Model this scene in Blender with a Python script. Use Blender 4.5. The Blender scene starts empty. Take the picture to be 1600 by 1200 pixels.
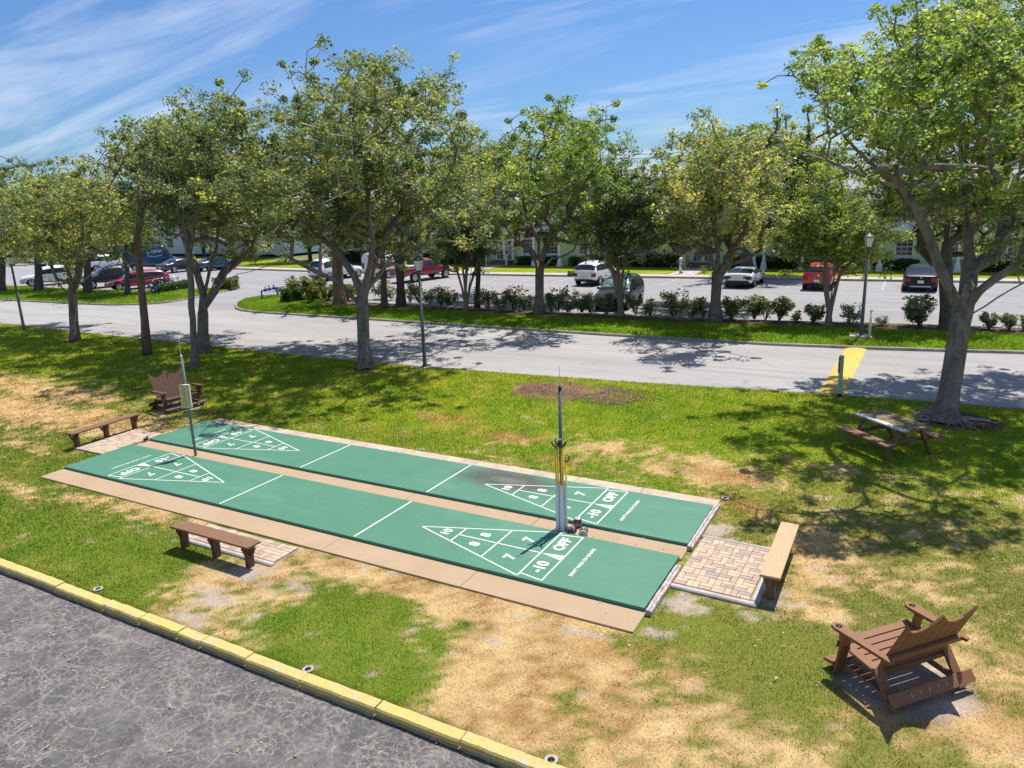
import bpy, bmesh, math, random
import numpy as np
from mathutils import Vector, Matrix
R_ = math.radians
sc = bpy.context.scene
COL = sc.collection
rng = np.random.default_rng(7)
random.seed(7)

# ------------------------------------------------------------------ camera
F, CX, CY, CZ, YAW, PIT, ROL = 1142.044, 10.612, -9.453, 6.077, -0.510, 0.247, -0.034
CAM = np.array([CX, CY, CZ])
FW = np.array([math.sin(YAW)*math.cos(PIT), math.cos(YAW)*math.cos(PIT), -math.sin(PIT)])
_rt = np.array([math.cos(YAW), -math.sin(YAW), 0.0]); _up = np.cross(_rt, FW)
RT = _rt*math.cos(ROL)+_up*math.sin(ROL); UP = -_rt*math.sin(ROL)+_up*math.cos(ROL)
cd = bpy.data.cameras.new('camera'); cam = bpy.data.objects.new('camera', cd); COL.objects.link(cam)
cd.sensor_width = 36.0; cd.lens = F/1600*36; cd.clip_end = 3000; cd.clip_start = 0.1
cam.matrix_world = Matrix(((RT[0], UP[0], -FW[0], CX), (RT[1], UP[1], -FW[1], CY), (RT[2], UP[2], -FW[2], CZ), (0, 0, 0, 1)))
sc.camera = cam
sc.render.resolution_x = 1024; sc.render.resolution_y = 768

# ------------------------------------------------------------------ light
SUN_AZ = R_(81)      # direction the sun stands in, measured from +X towards +Y
SUN_EL = R_(65)
SUN_STR, SKY_STR, EXPO = 4.6, 0.15, 0.45
w = bpy.data.worlds.new('World'); sc.world = w; w.use_nodes = True
nt = w.node_tree; nt.nodes.clear()
out = nt.nodes.new('ShaderNodeOutputWorld'); bg = nt.nodes.new('ShaderNodeBackground')
sky = nt.nodes.new('ShaderNodeTexSky'); sky.sky_type = 'NISHITA'; sky.sun_disc = False
sky.sun_elevation = SUN_EL; sky.sun_rotation = R_(90)-SUN_AZ
sky.air_density = 1.1; sky.dust_density = 0.6; sky.ozone_density = 2.5
bg.inputs['Strength'].default_value = SKY_STR
# thin high cirrus all over the sky
tc = nt.nodes.new('ShaderNodeTexCoord')
def wn(t, **k):
    n = nt.nodes.new(t)
    for a, b in k.items(): setattr(n, a, b)
    return n
sep = wn('ShaderNodeSeparateXYZ'); nt.links.new(tc.outputs['Generated'], sep.inputs[0])
addz = wn('ShaderNodeMath', operation='ADD'); nt.links.new(sep.outputs['Z'], addz.inputs[0]); addz.inputs[1].default_value = 0.22
dx = wn('ShaderNodeMath', operation='DIVIDE'); nt.links.new(sep.outputs['X'], dx.inputs[0]); nt.links.new(addz.outputs[0], dx.inputs[1])
dy = wn('ShaderNodeMath', operation='DIVIDE'); nt.links.new(sep.outputs['Y'], dy.inputs[0]); nt.links.new(addz.outputs[0], dy.inputs[1])
cmb = wn('ShaderNodeCombineXYZ'); nt.links.new(dx.outputs[0], cmb.inputs[0]); nt.links.new(dy.outputs[0], cmb.inputs[1])
mp = wn('ShaderNodeMapping'); nt.links.new(cmb.outputs[0], mp.inputs[0])
mp.inputs['Rotation'].default_value = (0, 0, R_(-28)); mp.inputs['Scale'].default_value = (0.55, 2.2, 1); mp.inputs['Location'].default_value = (1.3, 0.35, 0)
n1 = wn('ShaderNodeTexNoise'); nt.links.new(mp.outputs[0], n1.inputs['Vector'])
n1.inputs['Scale'].default_value = 1.3; n1.inputs['Detail'].default_value = 9; n1.inputs['Roughness'].default_value = 0.58; n1.inputs['Distortion'].default_value = 0.7
n2 = wn('ShaderNodeTexNoise'); nt.links.new(cmb.outputs[0], n2.inputs['Vector']); n2.inputs['Scale'].default_value = 0.7; n2.inputs['Detail'].default_value = 3
cr = wn('ShaderNodeValToRGB'); nt.links.new(n1.outputs[0], cr.inputs[0])
cr.color_ramp.elements[0].position = 0.46; cr.color_ramp.elements[1].position = 0.80
cr2 = wn('ShaderNodeValToRGB'); nt.links.new(n2.outputs[0], cr2.inputs[0])
cr2.color_ramp.elements[0].position = 0.34; cr2.color_ramp.elements[1].position = 0.60
mul = wn('ShaderNodeMath', operation='MULTIPLY'); nt.links.new(cr.outputs[0], mul.inputs[0]); nt.links.new(cr2.outputs[0], mul.inputs[1])
mul2 = wn('ShaderNodeMath', operation='MULTIPLY'); nt.links.new(mul.outputs[0], mul2.inputs[0]); mul2.inputs[1].default_value = 1.0
mix = wn('ShaderNodeMix', data_type='RGBA'); nt.links.new(mul2.outputs[0], mix.inputs['Factor'])
tint = wn('ShaderNodeMix', data_type='RGBA', blend_type='MULTIPLY'); tint.inputs['Factor'].default_value = 1
nt.links.new(sky.outputs[0], tint.inputs['A']); tint.inputs['B'].default_value = (0.29, 0.415, 0.60, 1)
nt.links.new(tint.outputs['Result'], mix.inputs['A']); mix.inputs['B'].default_value = (5.6, 5.8, 6.1, 1)
nt.links.new(mix.outputs['Result'], bg.inputs['Color']); nt.links.new(bg.outputs[0], out.inputs[0])
sd = bpy.data.lights.new('sun', 'SUN'); sun = bpy.data.objects.new('sun', sd); COL.objects.link(sun)
sd.energy = SUN_STR; sd.angle = R_(0.5); sd.color = (1.0, 0.955, 0.88)
sdir = Vector((math.cos(SUN_EL)*math.cos(SUN_AZ), math.cos(SUN_EL)*math.sin(SUN_AZ), math.sin(SUN_EL)))
sun.rotation_euler = sdir.to_track_quat('Z', 'Y').to_euler()
sc.view_settings.view_transform = 'Standard'; sc.view_settings.look = 'None'
sc.view_settings.gamma = 1; sc.view_settings.use_curve_mapping = False
sc.view_settings.exposure = EXPO

# ------------------------------------------------------------------ survey helpers (photo bearings -> metres on the ground)
def ray(u, v): return FW + RT*(u-800)/F + UP*(600-v)/F
def G(u, v, h=0.0):
    d = ray(u, v); t = (h-CZ)/d[2]; return CAM+d*t
def at_depth(u, v, base, dd=0.0):
    dep = float((np.array([base[0], base[1], 0])-CAM) @ FW)+dd
    return CAM+ray(u, v)*dep, dep/F

# ------------------------------------------------------------------ object helpers
def tag(o, label=None, cat=None, group=None, kind=None):
    if label: o['label'] = label
    if cat: o['category'] = cat
    if group: o['group'] = group
    if kind: o['kind'] = kind
    return o
def empty(name, loc, rz=0.0):
    o = bpy.data.objects.new(name, None); COL.objects.link(o); o.location = loc; o.rotation_euler = (0, 0, rz)
    o.empty_display_size = .2
    return o
def np_mesh(name, V, Fl, mat, smooth=False, attrs=None, midx=None):
    """V (n,3), Fl (m,k) equal-size faces or list of lists"""
    me = bpy.data.meshes.new(name)
    V = np.asarray(V, dtype=np.float32)
    if isinstance(Fl, np.ndarray):
        m, k = Fl.shape
        me.vertices.add(len(V)); me.vertices.foreach_set('co', V.ravel())
        me.loops.add(m*k); me.loops.foreach_set('vertex_index', Fl.astype(np.int32).ravel())
        me.polygons.add(m); me.polygons.foreach_set('loop_start', np.arange(0, m*k, k, dtype=np.int32))
        try: me.polygons.foreach_set('loop_total', np.full(m, k, dtype=np.int32))
        except Exception: pass
        me.update(calc_edges=True)
    else:
        me.from_pydata([tuple(map(float, v)) for v in V], [], [tuple(map(int, f)) for f in Fl]); me.update()
    for mm in (mat if isinstance(mat, (list, tuple)) else [mat]): me.materials.append(mm)
    if midx is not None: me.polygons.foreach_set('material_index', np.asarray(midx, dtype=np.int32))
    if smooth: me.polygons.foreach_set('use_smooth', np.ones(len(me.polygons), dtype=bool))
    if attrs:
        for an, (typ, arr) in attrs.items():
            a = me.attributes.new(an, typ, 'POINT')
            a.data.foreach_set('color' if typ == 'FLOAT_COLOR' else 'value', np.asarray(arr, dtype=np.float32).ravel())
    return me
def link(name, me, parent=None):
    o = bpy.data.objects.new(name, me); COL.objects.link(o)
    if parent is not None: o.parent = parent
    return o
class MB:
    def __init__(s): s.V = []; s.F = []; s.S = []
    def add(s, V, F, smooth=False):
        b = len(s.V); s.V += [tuple(map(float, v)) for v in V]; s.F += [tuple(b+int(i) for i in f) for f in F]; s.S += [smooth]*len(F)
        return s
    def box(s, c, size, rot=None, bev=0.0):
        hx, hy, hz = [a/2 for a in size]
        if bev > 0:
            b = min(bev, hx*.9, hy*.9, hz*.9)
            bm = bmesh.new(); bmesh.ops.create_cube(bm, size=1)
            for v in bm.verts: v.co = Vector((v.co.x*size[0], v.co.y*size[1], v.co.z*size[2]))
            bmesh.ops.bevel(bm, geom=bm.edges[:], offset=b, segments=1, affect='EDGES')
            bm.verts.index_update()
            V = [v.co.copy() for v in bm.verts]; Fs = [[v.index for v in f.verts] for f in bm.faces]; bm.free()
        else:
            V = [Vector((x, y, z)) for x in (-hx, hx) for y in (-hy, hy) for z in (-hz, hz)]
            Fs = [(0, 1, 3, 2), (4, 6, 7, 5), (0, 4, 5, 1), (2, 3, 7, 6), (0, 2, 6, 4), (1, 5, 7, 3)]
        if rot is not None: V = [rot @ v for v in V]
        c = Vector(c); return s.add([v+c for v in V], Fs)
    def beam(s, a, b, wd, th, upv=(0, 0, 1), bev=0.004):
        a = Vector(a); b = Vector(b); d = (b-a); L = d.length; x = d.normalized(); y = Vector(upv).cross(x)
        if y.length < 1e-4: y = Vector((0, 1, 0))
        y.normalize(); z = x.cross(y)
        M = Matrix((x, y, z)).transposed()
        return s.box((a+b)/2, (L, wd, th), M, bev)
    def tube(s, P, r, n=8, caps=True, smooth=True):
        P = [np.array(p, float) for p in P]; m = len(P)
        rr = r if hasattr(r, '__len__') else [r]*m
        V, Fs = tube_arrays(P, rr, n, caps); return s.add(V, Fs, smooth)
    def cyl(s, c, r, h, n=16, r2=None, smooth=True):
        c = np.array(c, float); return s.tube([c, c+np.array([0, 0, h])], [r, r if r2 is None else r2], n, True, smooth)
    def prism(s, pts, z0, z1):
        n = len(pts); V = [(x, y, z0) for x, y in pts]+[(x, y, z1) for x, y in pts]
        Fs = [tuple(range(n-1, -1, -1)), tuple(range(n, 2*n))]+[(i, (i+1) % n, n+(i+1) % n, n+i) for i in range(n)]
        return s.add(V, Fs)
    def build(s, name, mat, parent=None, smooth=None):
        me = bpy.data.meshes.new(name); me.from_pydata(s.V, [], s.F); me.update()
        me.materials.append(mat)
        me.polygons.foreach_set('use_smooth', np.array(s.S if smooth is None else [smooth]*len(s.F), dtype=bool))
        return link(name, me, parent)
def tube_arrays(P, rr, n, caps=True):
    m = len(P); V = []; prev = None
    for i in range(m):
        t = P[min(i+1, m-1)]-P[max(i-1, 0)]; t = t/(np.linalg.norm(t)+1e-9)
        if prev is None:
            a = np.array([1., 0, 0]) if abs(t[0]) < .9 else np.array([0, 1., 0]); u = np.cross(t, a)
        else: u = prev-t*(prev @ t)
        u = u/(np.linalg.norm(u)+1e-9); prev = u; v_ = np.cross(t, u)
        for k in range(n):
            an = 2*math.pi*k/n; V.append(P[i]+rr[i]*(math.cos(an)*u+math.sin(an)*v_))
    Fs = [(i*n+k, i*n+(k+1) % n, (i+1)*n+(k+1) % n, (i+1)*n+k) for i in range(m-1) for k in range(n)]
    if caps: Fs += [tuple(range(n-1, -1, -1)), tuple(range((m-1)*n, m*n))]
    return V, Fs
def copy_tree(o, parent=None):
    c = o.copy(); COL.objects.link(c); c.parent = parent
    for ch in [k for k in bpy.data.objects if k.parent == o]: copy_tree(ch, c)
    return c

# ------------------------------------------------------------------ materials
def mat(name, col, rough=0.8, spec=0.3, metal=0.0, noise=None, bump=None, coat=0.0):
    m = bpy.data.materials.new(name); m.use_nodes = True; t = m.node_tree; b = t.nodes['Principled BSDF']
    b.inputs['Base Color'].default_value = (*col, 1); b.inputs['Roughness'].default_value = rough
    b.inputs['Specular IOR Level'].default_value = spec; b.inputs['Metallic'].default_value = metal
    if coat: b.inputs['Coat Weight'].default_value = coat; b.inputs['Coat Roughness'].default_value = .05
    if noise:      # (scale, colour2, lo, hi, stretch)
        s, c2, lo, hi = noise[:4]; st = noise[4] if len(noise) > 4 else (1, 1, 1)
        tcn = t.nodes.new('ShaderNodeTexCoord'); mpn = t.nodes.new('ShaderNodeMapping'); mpn.inputs['Scale'].default_value = st
        nn = t.nodes.new('ShaderNodeTexNoise'); nn.inputs['Scale'].default_value = s; nn.inputs['Detail'].default_value = 8; nn.inputs['Roughness'].default_value = .65
        r = t.nodes.new('ShaderNodeValToRGB'); r.color_ramp.elements[0].position = lo; r.color_ramp.elements[1].position = hi
        r.color_ramp.elements[0].color = (*col, 1); r.color_ramp.elements[1].color = (*c2, 1)
        t.links.new(tcn.outputs['Object'], mpn.inputs[0]); t.links.new(mpn.outputs[0], nn.inputs['Vector'])
        t.links.new(nn.outputs[0], r.inputs[0]); t.links.new(r.outputs[0], b.inputs['Base Color'])
    if bump:       # (scale, strength, distance, stretch)
        tcn = t.nodes.new('ShaderNodeTexCoord'); mpn = t.nodes.new('ShaderNodeMapping'); mpn.inputs['Scale'].default_value = bump[3] if len(bump) > 3 else (1, 1, 1)
        nn = t.nodes.new('ShaderNodeTexNoise'); nn.inputs['Scale'].default_value = bump[0]; nn.inputs['Detail'].default_value = 6
        bp = t.nodes.new('ShaderNodeBump'); bp.inputs['Strength'].default_value = bump[1]; bp.inputs['Distance'].default_value = bump[2]
        t.links.new(tcn.outputs['Object'], mpn.inputs[0]); t.links.new(mpn.outputs[0], nn.inputs['Vector'])
        t.links.new(nn.outputs[0], bp.inputs['Height']); t.links.new(bp.outputs[0], b.inputs['Normal'])
    return m
class NB:   # little node builder for richer materials
    def __init__(s, name):
        s.m = bpy.data.materials.new(name); s.m.use_nodes = True; s.t = s.m.node_tree; s.b = s.t.nodes['Principled BSDF']
        s.pos = s.t.nodes.new('ShaderNodeNewGeometry').outputs['Position']
    def n(s, ty, ins=None, **k):
        nd = s.t.nodes.new(ty)
        for a, b in k.items(): setattr(nd, a, b)
        for a, b in (ins or {}).items():
            if hasattr(b, 'is_output'): s.t.links.new(b, nd.inputs[a])
            else: nd.inputs[a].default_value = b
        return nd
    def noise(s, scale, detail=6, rough=.6, dist=0, vec=None):
        return s.n('ShaderNodeTexNoise', {'Vector': vec if vec is not None else s.pos, 'Scale': scale, 'Detail': detail, 'Roughness': rough, 'Distortion': dist}).outputs[0]
    def ramp(s, f, lo, hi, a=(0, 0, 0), b=(1, 1, 1)):
        r = s.n('ShaderNodeValToRGB', {0: f}); e = r.color_ramp.elements; e[0].position = lo; e[1].position = hi; e[0].color = (*a, 1); e[1].color = (*b, 1); return r.outputs[0]
    def math(s, op, a, b=0.0, c=None):
        ins = {0: a, 1: b}
        if c is not None: ins[2] = c
        return s.n('ShaderNodeMath', ins, operation=op).outputs[0]
    def mix(s, f, a, b, mode='MIX'):
        def c(x): return (*x, 1) if isinstance(x, tuple) and len(x) == 3 else x
        return s.n('ShaderNodeMix', {'Factor': f, 'A': c(a), 'B': c(b)}, data_type='RGBA', blend_type=mode).outputs['Result']
    def map(s, scale=(1, 1, 1), rot=(0, 0, 0), loc=(0, 0, 0), vec=None):
        return s.n('ShaderNodeMapping', {'Vector': vec if vec is not None else s.pos, 'Scale': scale, 'Rotation': rot, 'Location': loc}).outputs[0]
    def bump(s, h, st=.3, d=.01):
        s.t.links.new(s.n('ShaderNodeBump', {'Height': h, 'Strength': st, 'Distance': d}).outputs[0], s.b.inputs['Normal'])
    def base(s, c, rough=.8, spec=.3):
        if hasattr(c, 'is_output'): s.t.links.new(c, s.b.inputs['Base Color'])
        else: s.b.inputs['Base Color'].default_value = (*c, 1)
        if hasattr(rough, 'is_output'): s.t.links.new(rough, s.b.inputs['Roughness'])
        else: s.b.inputs['Roughness'].default_value = rough
        s.b.inputs['Specular IOR Level'].default_value = spec; return s.m
def leaf_mat(name, stops, trans=.48, rough=.45):
    m = bpy.data.materials.new(name); m.use_nodes = True; t = m.node_tree; b = t.nodes['Principled BSDF']; o = t.nodes['Material Output']
    a = t.nodes.new('ShaderNodeAttribute'); a.attribute_name = 'tint'
    r = t.nodes.new('ShaderNodeValToRGB'); t.links.new(a.outputs['Fac'], r.inputs[0])
    e = r.color_ramp.elements
    e[0].position = stops[0][0]; e[0].color = (*stops[0][1], 1); e[1].position = stops[-1][0]; e[1].color = (*stops[-1][1], 1)
    for p, c in stops[1:-1]: k = e.new(p); k.color = (*c, 1)
    t.links.new(r.outputs[0], b.inputs['Base Color']); b.inputs['Roughness'].default_value = rough; b.inputs['Specular IOR Level'].default_value = .40
    tr = t.nodes.new('ShaderNodeBsdfTranslucent'); br = t.nodes.new('ShaderNodeMix'); br.data_type = 'RGBA'; br.blend_type = 'MULTIPLY'; br.inputs['Factor'].default_value = 1
    t.links.new(r.outputs[0], br.inputs['A']); br.inputs['B'].default_value = (1.9, 1.9, .9, 1); t.links.new(br.outputs['Result'], tr.inputs['Color'])
    mx = t.nodes.new('ShaderNodeMixShader'); mx.inputs[0].default_value = trans
    t.links.new(b.outputs[0], mx.inputs[1]); t.links.new(tr.outputs[0], mx.inputs[2]); t.links.new(mx.outputs[0], o.inputs[0])
    return m
def vcol_mat(name, trans=0.0, noise_amt=0.0):
    m = bpy.data.materials.new(name); m.use_nodes = True; t = m.node_tree; b = t.nodes['Principled BSDF']; o = t.nodes['Material Output']
    a = t.nodes.new('ShaderNodeAttribute'); a.attribute_name = 'Col'; c = a.outputs['Color']
    if noise_amt:
        g = t.nodes.new('ShaderNodeNewGeometry'); nn = t.nodes.new('ShaderNodeTexNoise'); nn.inputs['Scale'].default_value = 28; nn.inputs['Detail'].default_value = 8; nn.inputs['Roughness'].default_value = .8
        t.links.new(g.outputs['Position'], nn.inputs['Vector'])
        r = t.nodes.new('ShaderNodeValToRGB'); t.links.new(nn.outputs[0], r.inputs[0]); e = r.color_ramp.elements
        e[0].position = .33; e[1].position = .72; e[0].color = (.55, .55, .5, 1); e[1].color = (1.55, 1.5, 1.4, 1)
        mx = t.nodes.new('ShaderNodeMix'); mx.data_type = 'RGBA'; mx.blend_type = 'MULTIPLY'; mx.inputs['Factor'].default_value = noise_amt
        t.links.new(c, mx.inputs['A']); t.links.new(r.outputs[0], mx.inputs['B']); c = mx.outputs['Result']
        bp = t.nodes.new('ShaderNodeBump'); bp.inputs['Strength'].default_value = .6; bp.inputs['Distance'].default_value = .02
        t.links.new(nn.outputs[0], bp.inputs['Height']); t.links.new(bp.outputs[0], b.inputs['Normal'])
    t.links.new(c, b.inputs['Base Color']); b.inputs['Roughness'].default_value = .9; b.inputs['Specular IOR Level'].default_value = .04
    if trans:
        tr = t.nodes.new('ShaderNodeBsdfTranslucent'); t.links.new(c, tr.inputs['Color'])
        ms = t.nodes.new('ShaderNodeMixShader'); ms.inputs[0].default_value = trans
        t.links.new(b.outputs[0], ms.inputs[1]); t.links.new(tr.outputs[0], ms.inputs[2]); t.links.new(ms.outputs[0], o.inputs[0])
    return m

M = {}
# near car park: old cracked asphalt with a pale web of cracks
nb = NB('cracked_asphalt')
wob = nb.n('ShaderNodeVectorMath', {0: nb.pos, 1: nb.n('ShaderNodeVectorMath', {0: nb.n('ShaderNodeTexNoise', {'Vector': nb.pos, 'Scale': 2.6, 'Detail': 5}).outputs['Color'], 1: (.26, .26, 0)}, operation='MULTIPLY').outputs[0]}, operation='ADD').outputs[0]
wob2 = nb.n('ShaderNodeVectorMath', {0: wob, 1: nb.n('ShaderNodeVectorMath', {0: nb.n('ShaderNodeTexNoise', {'Vector': nb.pos, 'Scale': 16.0, 'Detail': 4}).outputs['Color'], 1: (.10, .10, 0)}, operation='MULTIPLY').outputs[0]}, operation='ADD').outputs[0]
def crack(scale, w0, w1, vec):
    v = nb.n('ShaderNodeTexVoronoi', {'Vector': vec, 'Scale': scale}, feature='DISTANCE_TO_EDGE').outputs['Distance']
    return nb.ramp(v, w0, w1, (1, 1, 1), (0, 0, 0))
c1 = crack(1.7, .006, .022, wob2); c2 = crack(4.4, .008, .045, wob2); c3 = crack(10, .01, .09, wob2)
m1 = nb.ramp(nb.noise(.9, 4), .30, .52); m2 = nb.ramp(nb.noise(1.7, 5, vec=nb.map(loc=(4, 9, 0))), .36, .58)
k2 = nb.math('MULTIPLY', c2, m1); k3 = nb.math('MULTIPLY', c3, nb.math('MULTIPLY', m2, m1))
br_ = nb.ramp(nb.noise(14, 9, .85), .40, .58)
cr_ = nb.math('MAXIMUM', nb.math('MULTIPLY', c1, .8), nb.math('MAXIMUM', nb.math('MULTIPLY', k2, .85), k3))
cr_ = nb.math('MULTIPLY', cr_, nb.math('ADD', nb.math('MULTIPLY', br_, .62), .10))
base_ = nb.mix(nb.ramp(nb.noise(.55, 6), .35, .65), (.068, .065, .067), (.100, .095, .093))
base_ = nb.mix(nb.ramp(nb.noise(3.2, 7, .7), .45, .75), base_, (.185, .172, .162))
base_ = nb.mix(nb.math('MULTIPLY', nb.ramp(nb.noise(9, 8, .85), .56, .74), nb.ramp(nb.noise(.8, 3, vec=nb.map(loc=(7, 2, 0))), .42, .62)), base_, (.32, .285, .245))
spk = nb.ramp(nb.noise(60, 3, .8), .60, .78)
col_ = nb.mix(nb.math('MULTIPLY', spk, .6), base_, (.50, .45, .39)); spk2 = nb.math('MULTIPLY', nb.ramp(nb.noise(26, 6, .9), .54, .66), nb.ramp(nb.noise(.7, 5, .7, vec=nb.map(loc=(11, 5, 0))), .40, .62)); col_ = nb.mix(nb.math('MULTIPLY', spk2, .75), col_, (.46, .40, .345)); col_ = nb.mix(nb.math('MULTIPLY', nb.ramp(nb.noise(70, 3, .8, vec=nb.map(loc=(1, 1, 0))), .56, .70), .5), col_, (.05, .05, .055))
col_ = nb.mix(cr_, col_, (.44, .39, .33))
nb.bump(nb.math('SUBTRACT', nb.noise(45, 4, .7), nb.math('MULTIPLY', cr_, .8)), .5, .012)
M['asphalt_old'] = nb.base(col_, .85, .25)
# road & far lot: sun-bleached asphalt
def road_mat(name, a, b, c):
    nb = NB(name)
    base_ = nb.mix(nb.ramp(nb.noise(.22, 5, vec=nb.map((.35, 1.6, 1))), .35, .68), a, b)
    base_ = nb.mix(nb.math('MULTIPLY', nb.ramp(nb.noise(1.1, 7, .7, vec=nb.map((.25, 2.2, 1), loc=(3, 1, 0))), .48, .70), .6), base_, c)
    v = nb.n('ShaderNodeTexVoronoi', {'Vector': nb.n('ShaderNodeVectorMath', {0: nb.pos, 1: nb.n('ShaderNodeVectorMath', {0: nb.n('ShaderNodeTexNoise', {'Vector': nb.pos, 'Scale': .8, 'Detail': 5}).outputs['Color'], 1: (1.6, 1.6, 0)}, operation='MULTIPLY').outputs[0]}, operation='ADD').outputs[0], 'Scale': .32}, feature='DISTANCE_TO_EDGE').outputs['Distance']
    k = nb.math('MULTIPLY', nb.ramp(v, .002, .010, (1, 1, 1), (0, 0, 0)), nb.ramp(nb.noise(.3, 3), .45, .6))
    base_ = nb.mix(nb.math('MULTIPLY', k, .55), base_, tuple(x*.45 for x in a))
    base_ = nb.mix(nb.math('MULTIPLY', nb.ramp(nb.noise(40, 3, .8), .5, .75), .35), base_, tuple(x*.6 for x in a))
    base_ = nb.mix(nb.math('MULTIPLY', nb.ramp(nb.noise(.5, 6, .65, vec=nb.map((.12, 2.6, 1), loc=(8, 3, 0))), .50, .60), .35), base_, tuple(x*.72 for x in a))
    base_ = nb.mix(nb.math('MULTIPLY', nb.ramp(nb.noise(1.6, 5, .7, vec=nb.map(loc=(5, 13, 0))), .62, .74), .5), base_, tuple(x*.5 for x in a))
    nb.bump(nb.noise(50, 4, .7), .3, .008)
    return nb.base(base_, .88, .2)
M['road'] = road_mat('bleached_road', (.335, .318, .312), (.40, .382, .372), (.26, .25, .248))
M['lot'] = road_mat('lot_asphalt', (.285, .272, .276), (.345, .332, .334), (.225, .218, .224))
M['gcol'] = vcol_mat('lawn_soil', 0, .8)
M['blade'] = vcol_mat('grass_blades', .45)
M['chips'] = vcol_mat('wood_chips', 0)
nb = NB('outer_ground'); M['outer'] = nb.base(nb.mix(nb.ramp(nb.noise(.2, 6), .4, .6), (.10, .15, .04), (.2, .19, .09)), .95, .1)
nb = NB('apron_concrete')
c_ = nb.mix(nb.ramp(nb.noise(1.3, 6), .35, .7), (.385, .275, .168), (.43, .31, .195))
c_ = nb.mix(nb.math('MULTIPLY', nb.ramp(nb.noise(14, 6, .8), .5, .8), .35), c_, (.42, .34, .26))
c_ = nb.mix(nb.math('MULTIPLY', nb.ramp(nb.noise(3, 6, .75, vec=nb.map(loc=(2, 5, 0))), .58, .8), .4), c_, (.34, .27, .20))
nb.bump(nb.noise(90, 3), .15, .004); M['apron'] = nb.base(c_, .8, .25)
nb = NB('apron_weathered')
c_ = nb.mix(nb.ramp(nb.noise(1.6, 7, .7), .38, .62), (.58, .46, .34), (.40, .32, .26))
c_ = nb.mix(nb.math('MULTIPLY', nb.ramp(nb.noise(7, 7, .8), .52, .72), .6), c_, (.22, .17, .14))
nb.bump(nb.noise(60, 4), .25, .006); M['apron_old'] = nb.base(c_, .85, .2)
nb = NB('court_green')
sx = nb.n('ShaderNodeVectorMath', {0: nb.pos, 1: (*[float(a) for a in G(792, 755)[:2]], 0.05)}, operation='SUBTRACT').outputs[0]
sl = nb.n('ShaderNodeVectorMath', {0: nb.map((.62, 1.55, 1), rot=(0, 0, 0), vec=sx)}, operation='LENGTH').outputs['Value']
sl = nb.math('ADD', sl, nb.math('MULTIPLY', nb.math('SUBTRACT', nb.noise(2.6, 6, .7), .5), .75))
blotch = nb.ramp(sl, .42, 1.0, (1, 1, 1), (0, 0, 0)); core = nb.ramp(sl, .12, .36, (1, 1, 1), (0, 0, 0)); brn = nb.ramp(nb.noise(3.1, 4), .42, .6)
c_ = nb.mix(nb.ramp(nb.noise(.8, 5), .3, .7), (.068, .198, .125), (.082, .222, .143))
c_ = nb.mix(nb.math('MULTIPLY', nb.ramp(nb.noise(5, 7, .75), .55, .8), .35), c_, (.14, .33, .22))
c_ = nb.mix(nb.math('MULTIPLY', nb.ramp(nb.noise(.5, 7, .6, vec=nb.map((.6, 3, 1), loc=(4, 4, 0))), .52, .7), .22), c_, (.17, .36, .25))
c_ = nb.mix(nb.math('MULTIPLY', nb.ramp(nb.noise(55, 2, .5), .70, .80), .5), c_, (.06, .20, .12))
c_ = nb.mix(nb.math('MULTIPLY', blotch, .95), c_, nb.mix(brn, (.055, .075, .065), (.10, .072, .055)))
c_ = nb.mix(nb.math('MULTIPLY', core, .40), c_, (.20, .24, .22))
c_ = nb.mix(nb.math('MULTIPLY', nb.ramp(nb.noise(2.2, 9, .8, vec=nb.map((.35, 3.5, 1), rot=(0, 0, .25), loc=(9, 2, 0))), .58, .74), .30), c_, (.20, .30, .24)); c_ = nb.mix(nb.math('MULTIPLY', nb.ramp(nb.noise(1.3, 8, .8, vec=nb.map(loc=(21, 4, 0))), .56, .72), .30), c_, (.045, .12, .085))
nb.bump(nb.noise(120, 2), .08, .003); M['court'] = nb.base(c_, nb.math('ADD', nb.math('MULTIPLY', nb.noise(2, 4), .25), .42), .35)
nb = NB('line_paint'); c_ = nb.mix(nb.math('MULTIPLY', nb.ramp(nb.noise(24, 6, .8), .52, .70), .6), (.72, .74, .70), (.30, .48, .38)); M['line'] = nb.base(c_, .6, .3)
nb = NB('kerb_yellow'); c_ = nb.mix(nb.ramp(nb.noise(2.2, 7, .7), .35, .65), (.62, .48, .13), (.56, .44, .18))
c_ = nb.mix(nb.math('MULTIPLY', nb.ramp(nb.noise(18, 6, .85), .50, .66), .75), c_, (.33, .25, .12))
c_ = nb.mix(nb.math('MULTIPLY', nb.ramp(nb.noise(5, 8, .85, vec=nb.map(loc=(1, 8, 0))), .54, .60), .85), c_, (.46, .41, .33))
nb.bump(nb.noise(22, 7, .75), .7, .02); M['kerb_y'] = nb.base(c_, .75, .25)
nb = NB('hump_yellow'); c_ = nb.mix(nb.math('MULTIPLY', nb.ramp(nb.noise(3.5, 8, .85), .44, .58), .75), (.70, .48, .06), (.36, .29, .17)); M['hump'] = nb.base(c_, .75, .25)
nb = NB('kerb_concrete'); c_ = nb.mix(nb.ramp(nb.noise(1.8, 7, .75), .38, .62), (.40, .36, .31), (.24, .21, .18)); nb.bump(nb.noise(30, 5), .4, .01); M['kerb'] = nb.base(c_, .9, .2)
nb = NB('pale_concrete'); c_ = nb.mix(nb.ramp(nb.noise(3, 7, .75), .35, .7), (.52, .47, .42), (.33, .30, .27)); nb.bump(nb.noise(45, 5), .3, .008); M['conc'] = nb.base(c_, .9, .2)
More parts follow.
